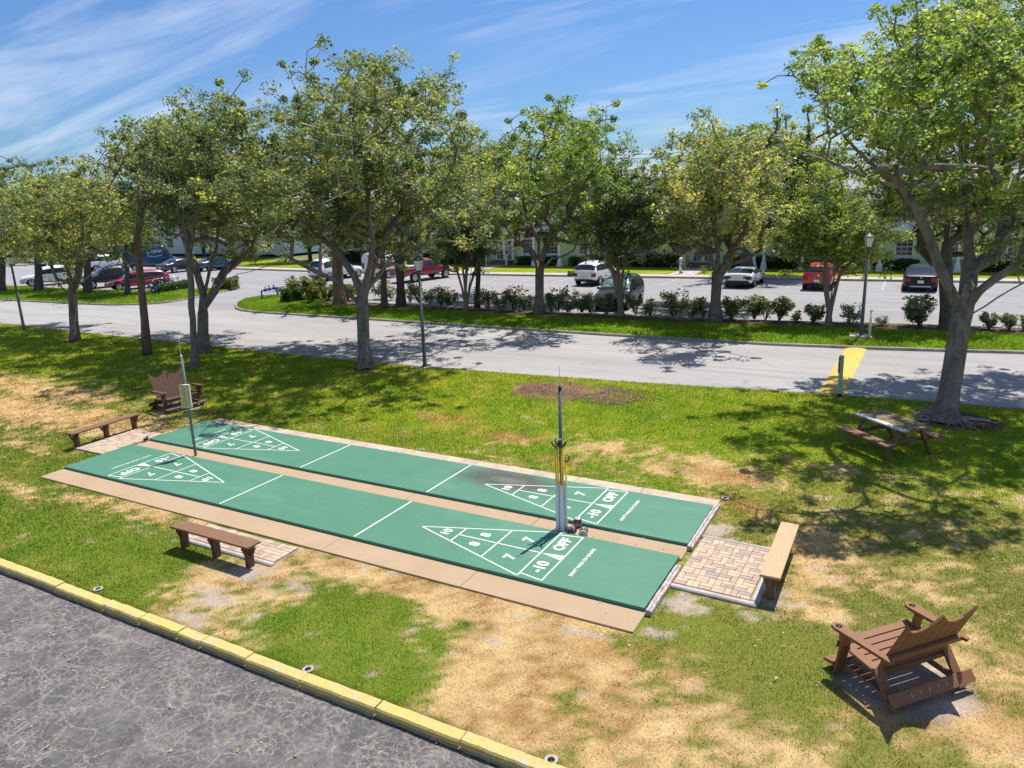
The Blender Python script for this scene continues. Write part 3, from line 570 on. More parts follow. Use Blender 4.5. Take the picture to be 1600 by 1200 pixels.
def court(y0, label):
    rt = empty('shuffleboard_court', (0, y0, 0)); tag(rt, label, 'shuffleboard court', 'shuffleboard courts')
    mb = MB(); mb.box(((XL+XR)/2, CW/2, CT/2-.05), (XR-XL, CW, CT+.10), None, .004); mb.build('playing_surface', M['court'], rt)
    def line(name, pts, wd=.027):
        mb = MB()
        for (a, b) in zip(pts[:-1], pts[1:]):
            a = Vector((a[0], a[1], 0)); b = Vector((b[0], b[1], 0)); t = (b-a).normalized(); n = Vector((-t.y, t.x, 0))*wd/2; a2 = a; b2 = b
            mb.add([(q.x, q.y, ZL+k*.0) for q, k in ((a2-n, 0), (b2-n, 0), (b2+n, 0), (a2+n, 0))], [(0, 1, 2, 3)])
        return mb.build(name, M['line'], rt)
    ft = .3048; m = CW/2
    for s in (-1, 1):
        X = lambda f: s*f*ft
        line('lead_line', [(X(6.0), .02), (X(6.0), CW-.02)], .035)
        a = X(8.97); b10 = X(11.72); b8 = X(14.43); b7 = X(17.29); bo = X(18.74)
        hw = lambda x: (abs(x)-abs(a))/(abs(b7)-abs(a))*(CW/2-.045)
        def tri(x, k): return (x, m+k*hw(x))
        tr = line('triangle_outline', [(a, m), tri(b7, -1)]); line('triangle_outline', [(a, m), tri(b7, 1)])
        e = .018*s
        line('score_line', [tri(b10, -.95), tri(b10, .95)]); line('score_line', [tri(b8, -.965), tri(b8, .965)]); line('score_line', [tri(b7, -1.0), tri(b7, 1.0)])
        line('score_line', [(b10+e*1.2, m), (b8-e*1.2, m)]); line('score_line', [(b8+e*1.2, m), (b7-e*1.2, m)])
        line('score_line', [(bo, .06), (bo, CW-.06)]); line('score_line', [(b7+e*1.2, m-CW/2+.14), (bo-e, .07)]); line('score_line', [(b7+e*1.2, m+CW/2-.14), (bo-e, CW-.07)])
        mb = MB(); mb.add([(b7+e*1.3, m, ZL), (bo-e*1.2, m-.11, ZL), (bo-e*1.2, m+.07, ZL)], [(0, 1, 2) if s > 0 else (0, 2, 1)]); mb.build('wedge_mark', M['line'], rt)
        rz = math.pi/2*s
        def num(t, x, y, size=.30, name='number'):
            me = text_mesh(t, size, .012*size/.3); me.materials.clear(); me.materials.append(M['line'])
            o = link(name, me, rt); o.location = (x, y, ZL); o.rotation_euler = (0, 0, rz); return o
        num('10', (a+b10)/2+s*.15, m, .25)
        for k in (-1, 1):
            num('8', (b10+b8)/2+s*.06, m+k*.20, .27); num('7', (b8+b7)/2+s*.03, m+k*.36, .30)
        num('-10', (b7+bo)/2, m-s*.45, .29); num('OFF', (b7+bo)/2, m+s*.45, .28)
        num("DON'T WALK ON COURTS", bo+s*.36, m+0*s, .085, 'lettering')
    return rt
court(0.0, 'nearer green shuffleboard court, with the pole shadow on its numbers')
court(GAP1, 'farther green shuffleboard court, with the dark round stain')
# weathered end boards
for i, (x, y0, y1, lab, n) in enumerate([(XR+.075, -.05, 1.50, 'split grey end board at the right end of the nearer court', 1), (XR+.06, GAP1-.10, GAP1+CW+.12, 'weathered end board at the right end of the farther court', 1),
                                (XL-.06, .0, 1.83, 'thin pale end board at the left end of the nearer court', 1), (XL-.06, GAP1, GAP1+CW, 'thin pale end board at the left end of the farther court', 1)]):
    mb = MB(); ys = np.linspace(y0, y1, 14)
    for a, b in zip(ys[:-1], ys[1:]):
        pass
    n = 14; V = []; wd = .10 if x > 0 else .05; zt = .085 if x > 0 else .05
    for y in ys:
        jj = random.uniform(-.006, .006)
        for dx_, z in ((-wd/2, -.05), (-wd/2, zt-.008), (-wd/2+.012, zt+jj*.5), (-.006, zt-.002), (0, zt-.03), (.008, zt), (wd/2-.012, zt+jj*.5-.004), (wd/2, zt-.014), (wd/2, -.05)): V.append((x+dx_+jj*.6, y, z))
    Fs = [(i*9+k, i*9+k+1, (i+1)*9+k+1, (i+1)*9+k) for i in range(n-1) for k in range(8)]+[tuple(range(9)), tuple(range((n-1)*9+8, (n-1)*9-1, -1))]
    mb.add(V, Fs); o = mb.build('end_board', M['oldwood']); tag(o, lab, 'end board', 'weathered boards at the court ends')
mb = MB(); mb.box((XL-.12, GAP1-.03, .06), (.07, .12, .07), None, .01); mb.box((XL-.12, GAP1+.02, .11), (.05, .05, .03), None, .01)
tag(mb.build('drain_cap', M['dark']), 'small black cap at the left corner of the farther court', 'drain cap')

# brick patios: every paver its own mesh, sharing data
def paver_mesh(m, i):
    mb = MB(); mb.box((0, 0, 0), (.196, .096, .05), None, .006); me = bpy.data.meshes.new('brick'); me.from_pydata(mb.V, [], mb.F); me.update(); me.materials.append(m); return me
PM = [paver_mesh(m, i) for i, m in enumerate(PAV)]
def patio(loc, rz, nx, ny, label, border=True, z=.035):
    rt = empty('brick_patio', loc, rz); tag(rt, label, 'brick patio', 'brick patios beside the courts')
    Wd, Ht = nx*.3, ny*.2
    mb = MB(); mb.box((Wd/2, Ht/2, z-.085), (Wd+.03, Ht+.03, .10), None, .004); mb.build('mortar_bed', M['sand'], rt)
    if border:
        for (cx, cy, sx_, sy_) in ((Wd/2, -.07, Wd+.26, .11), (Wd+.08, Ht/2, .13, Ht), (Wd/2, Ht+.05, Wd+.1, .08)):
            mb = MB(); n = 8
            mb.box((cx, cy, z-.055), (sx_, sy_, .12), None, .02); mb.build('concrete_edge', M['conc'], rt)
    for i in range(nx):
        for j in range(ny):
            fl = (i+j) % 2
            for (cx, cy, vert) in (((.1, .05, 0), (.1, .15, 0), (.25, .1, 1)) if not fl else ((.2, .05, 0), (.2, .15, 0), (.05, .1, 1))):
                o = bpy.data.objects.new('brick', random.choices(PM, (4, 3, 1.6, 3))[0]); COL.objects.link(o); o.parent = rt
                o.location = (i*.3+cx+random.uniform(-.0015, .0015), j*.2+cy+random.uniform(-.0015, .0015), z-.022+random.uniform(-.002, .003))
                o.rotation_euler = (random.uniform(-.01, .01), random.uniform(-.01, .01), (math.pi/2 if vert else 0)+random.uniform(-.012, .012))
    return rt
patio((7.60, 1.00, 0), R_(-1), 4, 9, 'square brick patio at the right end of the courts, in front of the sunlit bench')
patio((1.12, -.70, 0), R_(180), 8, 3, 'narrow brick patio behind the front bench', False)
mb = MB(); mb.box((0, -1.345, .0), (2.3, .10, .07), None, .02); tag(mb.build('concrete_edging', M['conc']), 'grey concrete edging along the narrow front patio', 'edging')
patio((-8.72, 1.05, 0), R_(1), 4, 9, 'shaded brick patio at the left end of the courts', False)

# ------------------------------------------------------------------ benches
def bench(loc, rz, nleg, wm, lm, label):
    rt = empty('park_bench', loc, rz); tag(rt, label, 'bench', 'backless benches round the courts')
    L = 2.05
    mb = MB(); mb.box((0, 0, .43), (L, .30, .042), None, .006); mb.build('seat', wm, rt)
    xs = (-.82, .82) if nleg == 2 else (-.86, 0, .86)
    for x in xs:
        mb = MB(); mb.box((x, 0, .20), (.09, .14, .405), None, .006); mb.build('leg', lm, rt)
        for s in (-1, 1):
            mb = MB(); mb.beam((x, s*.06, .22), (x, s*.125, .395), .045, .04, (1, 0, 0)); mb.build('brace', lm, rt)
            sg = -1 if x > 0 else 1
        mb = MB(); mb.beam((x-.05*(1 if x <= 0 else -1), 0, .20), (x-.17*(1 if x <= 0 else -1), 0, .40), .05, .04, (0, 1, 0)); mb.build('brace', lm, rt)
    mb = MB(); mb.box((0, 0, .388), (L*.86, .05, .036), None, .004); mb.build('rail', lm, rt)
    return rt
bench((9.055, 2.09, 0), R_(90.5), 3, M['woodp'], M['wood'], 'sunlit light brown plank bench at the right brick patio')
bench((-.05, -1.54, 0), R_(-.2), 3, M['wood'], M['woodd'], 'brown plank bench in front of the nearer court, beside the narrow brick patio')
bench((-8.80, 2.03, 0), R_(92), 3, M['wood'], M['woodd'], 'brown plank bench at the left end, near the double garden chair')

# ------------------------------------------------------------------ double garden chairs (facing +x locally)
def chair(loc, rz, label, wm):
    rt = empty('double_garden_chair', loc, rz); tag(rt, label, 'garden chair', 'double wooden garden chairs')
    def part(name, fn, m=wm):
        mb = MB(); fn(mb); return mb.build(name, m, rt)
    W2 = .60
    for s in (-1, 1):
        y = s*W2
        part('front_leg', lambda mb: mb.beam((.40, y, 0), (.30, y, .60), .04, .15, (0, 1, 0)))
        part('rear_leg', lambda mb: (mb.beam((.28, y-s*.042, .40), (-.12, y-s*.042, .36), .035, .12, (0, 1, 0)), mb.beam((-.14, y-s*.042, .40), (-.44, y-s*.042, 0.0), .035, .13, (0, 1, 0))))
        part('bottom_rail', lambda mb: mb.beam((.42, y+s*.0-s*.085, .13), (-.42, y-s*.085, .10), .035, .12, (0, 1, 0)))
        def arm(mb):
            pts = [(.50, -.02), (.53, .04), (.50, .10), (.42, .115), (.1, .09), (-.38, .06), (-.40, .0), (.1, -.03), (.42, -.045)]
            mb.prism([(a, y+s*(b-.02)) for a, b in (pts if s > 0 else pts[::-1])], .605, .645)
        a_ = part('armrest', arm)
        mb = MB(); mb.tube([(.43, y+s*.018, .6455), (.43, y+s*.018, .6475)], .042, 16); mb.build('cup_hole', M['dark'], a_)
        part('arm_bracket', lambda mb: mb.box((.33, y+s*.045, .55), (.09, .05, .10), None, .006))
    for k in range(6):
        x = .40-k*.105; z = .415-k*.022
        part('seat_slat', lambda mb: mb.box((x, 0, z), (.092, 1.16, .028), Matrix.Rotation(R_(12)*(-1), 3, 'Y').inverted() if False else Matrix.Rotation(R_(-12), 3, 'Y'), .004))
    part('front_apron', lambda mb: mb.box((.455, 0, .375), (.03, 1.20, .10), None, .004))
    part('front_stretcher', lambda mb: mb.box((.50, 0, .11), (.16, 1.36, .045), Matrix.Rotation(R_(10), 3, 'Y'), .005))
    part('rear_stretcher', lambda mb: mb.box((-.47, 0, .17), (.035, 1.34, .15), Matrix.Rotation(R_(38), 3, 'Y'), .005))
    # reclined back: eight slats with zigzag tops
    n = 8; tops = [.88, .78, .76, .90, .90, .76, .78, .88]; tilt = R_(24)
    ax = Vector((-math.sin(tilt), 0, math.cos(tilt))); nx_ = Vector((math.cos(tilt), 0, math.sin(tilt))); o0 = Vector((-.08, 0, .26))
    edge = [1.0, .84, .80, .86, 1.0, .86, .80, .84, 1.02]
    for k in range(n):
        y0 = -.56+k*.14+.004; y1 = y0+.132
        ha, hb = edge[k], edge[k+1]
        V = []
        for t_ in (0, .026):
            for yy, h in ((y0, 0), (y1, 0), (y1, hb), (y0, ha)):
                p = o0+ax*h-nx_*t_; V.append((p.x, yy, p.z))
        part('back_slat', lambda mb: mb.add(V, [(0, 1, 2, 3), (7, 6, 5, 4), (0, 4, 5, 1), (1, 5, 6, 2), (2, 6, 7, 3), (3, 7, 4, 0)]))
    p = o0+ax*.40-nx_*.055
    part('back_rail', lambda mb: mb.box(p, (.05, 1.30, .09), Matrix.Rotation(-tilt, 3, 'Y'), .005))
    p2 = o0+ax*.06-nx_*.045
    part('back_rail', lambda mb: mb.box(p2, (.04, 1.14, .09), Matrix.Rotation(-tilt, 3, 'Y'), .005))
    for k in range(8):
        q = p-nx_*.028+Vector((0, -.49+k*.14, 0))
        part('screw', lambda mb: mb.box(q, (.006, .008, .035), Matrix.Rotation(-tilt, 3, 'Y')), M['screw'])
        if 0 < k < 7:
            part('screw', lambda mb: mb.box((-.486, -.49+k*.14, .185), (.006, .006, .05), Matrix.Rotation(R_(38), 3, 'Y')), M['screw'])
    return rt
chair((10.86, -.06, .01), R_(139), 'brown double garden chair seen from behind, at the lower right', M['wood2'])
chair((-9.78, 5.05, .0), R_(-6), 'dark brown double garden chair facing the courts under the trees', M['woodd'])
def disc(name, c, rx, ry, z, m, ang=0, n=40, jit=.08, seed=0):
    r = random.Random(seed); ph = [r.uniform(0, 6.28) for _ in range(5)]
    pts = []
    for k in range(n):
        a = 2*math.pi*k/n; s = 1+jit*(math.sin(3*a+ph[0])*.5+math.sin(5*a+ph[1])*.4+math.sin(9*a+ph[2])*.3)
        x = rx*s*math.cos(a); y = ry*s*math.sin(a); pts.append((c[0]+x*math.cos(ang)-y*math.sin(ang), c[1]+x*math.sin(ang)+y*math.cos(ang)))
    return flat(name, pts, z, m)

# ------------------------------------------------------------------ picnic table
def picnic():
    c = (10.38, 9.31); rt = empty('picnic_table', (*c, 0), math.atan2(8.52-9.6, 10.64-9.55)); tag(rt, 'weathered brown picnic table with a pale front board, beside the big tree', 'picnic table')
    ys = [-.34, -.17, 0, .17, .34]
    for i, y in enumerate(ys):
        mb = MB(); mb.box((0, y, .72), (1.56, .16, .038), None, .005); o = mb.build('top_board', M['tablewhite'] if i == 0 else M['tabletop'], rt)
        if i == 0: o['label'] = 'pale whitish table board along the near edge'
    for s in (-1, 1):
        for k in (-.075, .075):
            mb = MB(); mb.box((0, s*.74+k, .42), (1.62, .14, .038), None, .005); mb.build('seat_board', M['wood'], rt)
        for x in (-.55, .55):
            mb = MB(); mb.beam((x+.045*s, s*.60, 0), (x+.045*s, s*.22, .70), .04, .10, (1, 0, 0)); mb.build('leg', M['wood'], rt)
    for x in (-.5, .5):
        mb = MB(); mb.box((x, 0, .375), (.04, 1.66, .09), None, .005); mb.build('cross_beam', M['wood'], rt)
        mb = MB(); mb.box((x, 0, .68), (.04, .72, .07), None, .005); mb.build('cleat', M['wood'], rt)
        mb = MB(); mb.beam((x*.95, 0, .39), (x*.2, 0, .69), .07, .04, (0, 1, 0)); mb.build('brace', M['wood'], rt)
picnic()

# ------------------------------------------------------------------ poles with lightning rod tops, tubes, cues, discs
bp = G(877, 832)
rt = empty('cue_rack_pole', (bp[0], bp[1], .02)); tag(rt, 'dark grey pole with white tubes and a thin pointed tip between the courts', 'pole')
mb = MB(); mb.tube([(0, .045, 0), (0, .045, 2.72)], .032, 12); mb.build('pole', M['polegrey'], rt)
mb = MB(); mb.tube([(0, .045, 2.725), (0, .045, 2.80)], [.036, .02], 10); mb.build('cap', M['dark'], rt)
mb = MB(); mb.tube([(0, .045, 2.80), (0, .045, 3.17)], [.009, .004], 6); mb.build('tip_rod', M['silver'], rt)
def fluted(mb, cx, cy, h, r=.034):
    n = 24; V = []
    for z in (0, h):
        for k in range(n):
            a = 2*math.pi*k/n; q = max(abs(math.cos(a)), abs(math.sin(a))); rr = r*(1/q if q > .8 else 1.22)*(1 if k % 3 else .93); V.append((cx+rr*math.cos(a), cy+rr*math.sin(a), z))
    mb.add(V, [(k, (k+1) % n, n+(k+1) % n, n+k) for k in range(n)])
    V2 = [(cx+.86*(v[0]-cx), cy+.86*(v[1]-cy), v[2]) for v in V[n:]]+[(cx+.86*(v[0]-cx), cy+.86*(v[1]-cy), h-.12) for v in V[n:]]
    b = [(v[0], v[1], h) for v in V[n:]]
    mb.add(b+V2, [(k, (k+1) % n, n+(k+1) % n, n+k) for k in range(n)]+[(n+k, n+(k+1) % n, 2*n+(k+1) % n, 2*n+k) for k in range(n)]+[tuple(range(2*n, 3*n))])
tubes = [(-.050, -.03), (.046, -.045), (-.045, .10), (.05, .09)]
for cx, cy in tubes:
    mb = MB(); fluted(mb, cx, cy, .96); mb.build('cue_tube', M['pvc'], rt)
mb = MB(); mb.box((0, .03, .001), (.34, .36, .012), None, .004); mb.build('base_plate', M['lampmetal'], rt)
mb = MB(); mb.tube([(-.09, -.03, 1.72), (-.05, .045, 1.70), (0, .08, 1.70), (.06, .05, 1.70), (.10, -.02, 1.72)], .009, 6); mb.build('holder_ring', M['dark'], rt)
def cue(loc, lean, rz, h, label):
    e = empty('shuffleboard_cue', loc, rz); tag(e, label, 'cue', 'cues standing in the white tubes')
    mb = MB(); mb.tube([(0, 0, 0), (lean, 0, h)], .0165, 8); mb.build('shaft', M['cue'], e)
    hd = MB(); hd.tube([(lean-.065, 0, h+.115), (lean-.06, 0, h+.06), (lean-.03, 0, h+.02), (lean, 0, h+.005), (lean+.03, 0, h+.02), (lean+.06, 0, h+.06), (lean+.065, 0, h+.115)], [.010, .013, .014, .016, .014, .013, .010], 8); hd.build('fork_head', M['dark'], e)
    mb = MB(); mb.tube([(lean-.065, 0, h+.113), (lean-.065, 0, h+.13)], .012, 8); mb.tube([(lean+.065, 0, h+.113), (lean+.065, 0, h+.13)], .012, 8); mb.build('glide', M['screw'], e)
for i, (cx, cy, ln, rz, h, lb) in enumerate([(-.06, -.035, -.01, .3, 1.66, 'yellow cue at the left of the tubes, its black fork high up'), (-.038, -.025, .012, -.4, 1.70, 'yellow cue just left of the pole, between the others'),
        (.036, -.05, .02, .5, 1.66, 'yellow cue at the right front of the pole'), (.058, -.04, .03, -.2, 1.70, 'rightmost yellow cue, leaning a little to the right'),
        (.05, .09, .035, .9, 1.34, 'shorter yellow cue at the back right, its fork lower down'), (-.045, .10, -.02, 2.6, 1.32, 'shorter yellow cue at the back left of the pole')]):
    cue((bp[0]+cx, bp[1]+cy, .03), ln, rz, h, lb)
# three strapped stacks of discs beside the tubes
M['disc_b'] = mat('brown_disc', (.085, .06, .058), .6, .3); M['disc_g'] = mat('grey_strap', (.30, .30, .31), .6, .3); M['disc_c'] = mat('cream_disc', (.68, .56, .34), .5, .4); M['disc_l'] = mat('pale_lid', (.42, .38, .40), .5, .4)
def disc_stack(loc, axis_rot, label, face):
    e = empty('disc_stack', loc); e.rotation_euler = axis_rot; tag(e, label, 'disc stack', 'stacks of discs by the pole')
    for k in range(4):
        mb = MB(); mb.tube([(0, 0, .004+k*.040), (0, 0, .010+k*.040), (0, 0, .036+k*.040), (0, 0, .041+k*.040)], [.066, .078, .078, .066], 20); mb.build('disc', M['disc_g'] if k in (1,) else M['disc_b'], e)
    mb = MB(); mb.tube([(0, 0, .166), (0, 0, .176)], [.070, .060], 20); mb.build('lid', face, e)
    mb = MB()
    V, Fs = tube_arrays([np.array([0, .081*math.cos(a), .085+.098*math.sin(a)]) for a in np.linspace(0, 2*math.pi, 18)[:-1]], [.010]*17, 6, False)
    mb.add(V, Fs, True); mb.build('strap', M['disc_l'], e)
dz = .02
p1 = G(901, 826); p2_ = G(890, 836); p3_ = G(907, 838)
disc_stack((p1[0], p1[1]+.05, dz), (0, 0, .3), 'upright stack of brown discs with a grey top, behind the other two', M['disc_l'])
disc_stack((p2_[0]+.06, p2_[1]+.09, dz+.079), (R_(90), 0, R_(-25)), 'fallen disc stack with a dark end, next to the white tubes', M['disc_b'])
disc_stack((p3_[0]+.03, p3_[1]+.10, dz+.079), (R_(90), 0, R_(18)), 'fallen disc stack with a round cream end, farthest from the tubes', M['disc_c'])
# left pole with score board
lp = G(306, 713)
rt = empty('score_pole', (lp[0], lp[1], .02)); tag(rt, 'green pole carrying the yellow score board at the left end', 'pole')
mb = MB(); mb.tube([(0, 0, 0), (0, 0, 2.55)], .034, 12); mb.build('pole', M['polegreen'], rt)
mb = MB(); mb.tube([(0, 0, 2.55), (0, 0, 2.62)], [.038, .02], 10); mb.build('cap', M['screw'], rt)
mb = MB(); mb.tube([(0, 0, 2.62), (0, 0, 3.07)], [.010, .005], 6); mb.build('tip_rod', M['silver'], rt)
bd = empty('score_board', (lp[0], lp[1], .02), R_(-58)); tag(bd, 'yellow upright score board with a column of small dark marks, on the green pole', 'score board')
mb = MB(); mb.box((.075, 0, 1.59), (.055, .245, .60), None, .006); mb.build('panel', M['white'], bd)
mb = MB(); mb.box((.105, 0, 1.59), (.006, .225, .575), None, .001); mb.build('face', M['board'], bd)
for k in range(11):
    mb = MB(); mb.box((.1105, -.01+random.uniform(-.01, .01), 1.85-k*.052), (.005, .03, .022), None, 0); mb.build('mark', M['woodd'], bd)
for y in (-.065, .075):
    mb = MB(); mb.box((.1105, y, 1.59), (.004, .007, .54), None, 0); mb.build('guide_line', M['tabletop'], bd)
for k, z in enumerate((1.865, 1.315)):
    for y in (-.1, .1):
        mb = MB(); mb.box((.111, y, z), (.005, .012, .012), None, 0); mb.build('screw', M['dark'], bd)

# ------------------------------------------------------------------ sprinkler rings, posts, lamps, pipe
def ring(u, v, lab):
    p = G(u, v); e = empty('sprinkler_ring', (p[0], p[1], .0)); tag(e, lab, 'sprinkler ring', 'concrete sprinkler rings')
    pts = [np.array([.060*math.cos(a), .060*math.sin(a), .008]) for a in np.linspace(0, 2*math.pi, 21)[:-1]]
    V, Fs = tube_arrays(pts+[pts[0], ], [.019]*21, 8, False); mb = MB(); mb.add(V, Fs, True); mb.build('concrete_ring', M['conc'], e)
    mb = MB(); mb.cyl((0, 0, -.02), .045, .022, 12); mb.build('sprinkler_head', M['dark'], e)
ring(153, 921, 'white sprinkler ring beside the yellow kerb, nearest the left edge'); ring(481, 1047, 'white sprinkler ring beside the yellow kerb, in bright green grass')
ring(861, 1189, 'white sprinkler ring beside the yellow kerb at the bottom edge'); ring(659, 703, 'white sprinkler ring at the far edge of the farther court'); ring(1133, 779, 'white sprinkler ring at the right corner of the farther court')
def lamp(u, v, h, lab, rz=0):
    p = G(u, v); e = empty('lamp_post', (p[0], p[1], 0), rz); tag(e, lab, 'street lamp', 'street lamps along the road')
    mb = MB(); mb.tube([(0, 0, 0), (0, 0, .05), (0, 0, .1), (0, 0, h-.62)], [.10, .10, .075, .05], 10); mb.build('post', M['lampmetal'], e)
    hd = MB(); hd.tube([(0, 0, h-.62), (0, 0, h-.56), (0, 0, h-.50)], [.05, .09, .10], 10); hd.build('collar', M['lampmetal'], e)
    z0, z1 = h-.50, h-.14
    for k in range(4):
        a = math.pi/4+k*math.pi/2; b = a+math.pi/2; r0, r1 = .13, .22
        V = [(r0*math.cos(a), r0*math.sin(a), z0), (r0*math.cos(b), r0*math.sin(b), z0), (r1*math.cos(b), r1*math.sin(b), z1), (r1*math.cos(a), r1*math.sin(a), z1)]
        mb = MB(); mb.add(V, [(0, 1, 2, 3)]); mb.build('glass_pane', M['lampglass'], e)
        mb = MB(); mb.tube([V[0], V[3]], .010, 4); mb.build('frame_bar', M['dark'], e)
    mb = MB()
    for s, z in ((.25, z1), (.20, z1+.06), (.10, z1+.13), (.03, z1+.17)): pass
    mb.tube([(0, 0, z1), (0, 0, z1+.03), (0, 0, z1+.10), (0, 0, z1+.16), (0, 0, z1+.2)], [.25, .24, .13, .05, .01], 4); mb.build('lantern_roof', M['lampmetal'], e)
lamp(664, 572, 4.15, 'lamp post with a pale lantern, beside the big left-hand tree', .4); lamp(38, 516, 4.1, 'lamp post near the left edge, its lantern hidden among the leaves', .2); lamp(1345, 528, 4.25, 'lamp post on the planted strip, beside the slim white post', .3)
p = G(1345, 528); mb = MB(); mb.box((p[0], p[1]-.02, .06), (.85, .7, .14), None, .02); tag(mb.build('concrete_footing', M['conc']), 'low square concrete footing under the lamp at the yellow hump', 'footing')
p = G(1358, 530); mb = MB(); mb.tube([(p[0], p[1], 0), (p[0], p[1], 1.17)], .05, 10); mb.tube([(p[0], p[1], 1.17), (p[0], p[1], 1.22)], [.058, .05], 10); tag(mb.build('slim_post', M['white']), 'slim white post at the kerb by the yellow hump', 'post')
p = G(1311, 618); e = empty('marker_post', (p[0], p[1], 0), R_(20)); tag(e, 'grey green marker post with a dark plate on the lawn by the yellow hump', 'post')
mb = MB(); mb.box((0, 0, .62), (.10, .12, 1.24), None, .008); mb.build('post', M['green_post'], e)
mb = MB(); mb.box((-.065, 0, .95), (.03, .10, .50), None, .004); mb.build('plate', M['lampmetal'], e)
mb = MB(); mb.box((0, 0, .035), (.112, .132, .07), None, .004); mb.build('foot', M['dark'], e)
a_ = G(410, 469); b_ = G(434, 463)
mb = MB(); a3 = np.array([a_[0], a_[1], 0]); b3 = np.array([b_[0], b_[1], 0]); zz = np.array([0, 0, .62])
rt = empty('blue_pipe_assembly', (a_[0], a_[1], 0)); tag(rt, 'blue arched pipe with valves on the grass tip by the drive', 'pipe')
d_ = b3-a3
mb.tube([(0, 0, 0), (0, 0, .62), tuple(d_+zz), tuple(d_)], .055, 8, True, False); mb.build('pipe', M['bluepipe'], rt)
for k in (.25, .5, .8):
    mb = MB(); q = d_*k+zz; mb.tube([q-d_*.05, q+d_*.05], .10, 10); mb.tube([q, q+np.array([0, 0, .2])], .03, 6); mb.tube([q+np.array([0, 0, .2]), q+np.array([0, 0, .23])], .08, 8); mb.build('valve', M['bluepipe'], rt)
# yellow road hump
V = []; hx = [(8.22, 14.10), (8.95, 14.03)]; hx2 = [(8.36, 21.72), (9.12, 21.80)]; prof = [(0, -.0405), (.2, .0), (.5, .012), (.8, .0), (1, -.0405)]
for (t0, z_) in prof:
    V.append((hx[0][0]+(hx[1][0]-hx[0][0])*t0, hx[0][1], z_)); V.append((hx2[0][0]+(hx2[1][0]-hx2[0][0])*t0, hx2[0][1], z_))
mb = MB(); mb.add(V, [(2*i, 2*i+2, 2*i+3, 2*i+1) for i in range(4)], True); o = mb.build('yellow_hump', M['hump']); tag(o, kind='structure')
# parking bay lines on the far car park
mb = MB()
for x in np.arange(-38, 30, 2.75):
    y1 = float(iy(LF, x))-.12; mb.add([(x-.05, y1-4.6, -.0445), (x+.05, y1-4.6, -.0445), (x+.05, y1, -.0445), (x-.05, y1, -.0445)], [(0, 1, 2, 3)])
nb = NB('worn_line'); M['worn'] = nb.base(nb.mix(nb.ramp(nb.noise(3, 7, .8), .42, .55), (.62, .61, .58), (.33, .325, .325)), .85, .2)
tag(mb.build('bay_lines', M['worn']), kind='structure')

# ------------------------------------------------------------------ trees
LEAFK = 1.14
def leaf_cloud(centers, sig, nper, size, rg, tint_shift=0.0, flat_=.75, spread=.16, asp=.62):
    size = size*LEAFK
    n = len(centers)*nper; C = np.repeat(centers, nper, 0); sg = np.repeat(sig, nper)[:, None]
    d = rg.normal(size=(n, 3)); d /= np.linalg.norm(d, axis=1)[:, None]; rad = rg.random((n, 1))**.45
    P = C+d*rad*sg*np.array([1, 1, flat_])*1.6
    a = rg.normal(size=(n, 3)); a /= np.linalg.norm(a, axis=1)[:, None]; a[:, 2] *= .6
    b = np.cross(a, rg.normal(size=(n, 3))); b /= (np.linalg.norm(b, axis=1)[:, None]+1e-9)
    s = size*rg.choice([.5, .75, 1.0, 1.35], (n, 1), p=[.25, .3, .3, .15])*rg.uniform(.8, 1.2, (n, 1)); a = a*s; b = b*s*asp
    V = np.stack([P-a*.5, P+b*.5-a*.05, P+a*.5, P-b*.5-a*.05], 1).reshape(-1, 3)
    ct = np.repeat(rg.normal(0, 1, len(centers)), nper)
    t = np.clip(.40+tint_shift+ct*.13+rg.normal(0, spread, n)+(rg.random(n) > .985)*.4, 0, 1)
    return V, np.repeat(t, 4), n
def grow(base, limbs, att, step, rg):
    """skeleton: seeded limbs, then each attractor is joined to the nearest node"""
    P = [np.array(base, float)]; par = [-1]; tips = {}
    for L in limbs:        # list of points; first is index of start node or None (nearest)
        cur = None
        for q in L:
            q = np.array(q, float)
            if cur is None:
                dd = [np.linalg.norm(q-x) for x in P]; cur = int(np.argmin(dd))
                if dd[cur] < .05: continue
            a = P[cur]; L_ = np.linalg.norm(q-a); k = max(1, int(L_/step))
            for i in range(1, k+1):
                x = a+(q-a)*i/k+(rg.normal(0, .035*step, 3) if i < k else 0); P.append(x); par.append(cur); cur = len(P)-1
    trunk_n = None
    order = np.argsort([np.linalg.norm(a-np.array(limbs[0][-1])) for a in att]); isatt = []
    A = np.array(P); 
    for oi in order:
        q = att[oi]; D = q-A; dist = np.linalg.norm(D, axis=1)
        cost = dist+np.clip(A[:, 2]-q[2], 0, None)*.8+(A[:, 2] < limbs[0][-1][2]-.3)*3
        cur = int(np.argmin(cost)); a = A[cur]; L_ = np.linalg.norm(q-a); k = max(1, int(L_/step)); new = []
        sag = rg.normal(0, .10*L_, 3)
        for i in range(1, k+1):
            f = i/k; x = a+(q-a)*f+sag*math.sin(math.pi*f)+np.array([0, 0, .10*L_*math.sin(math.pi*f)]); P.append(x); par.append(cur if i == 1 else len(P)-2); new.append(x)
        A = np.concatenate([A, np.array(new)]); isatt.append(len(P)-1)
    return np.array(P), par
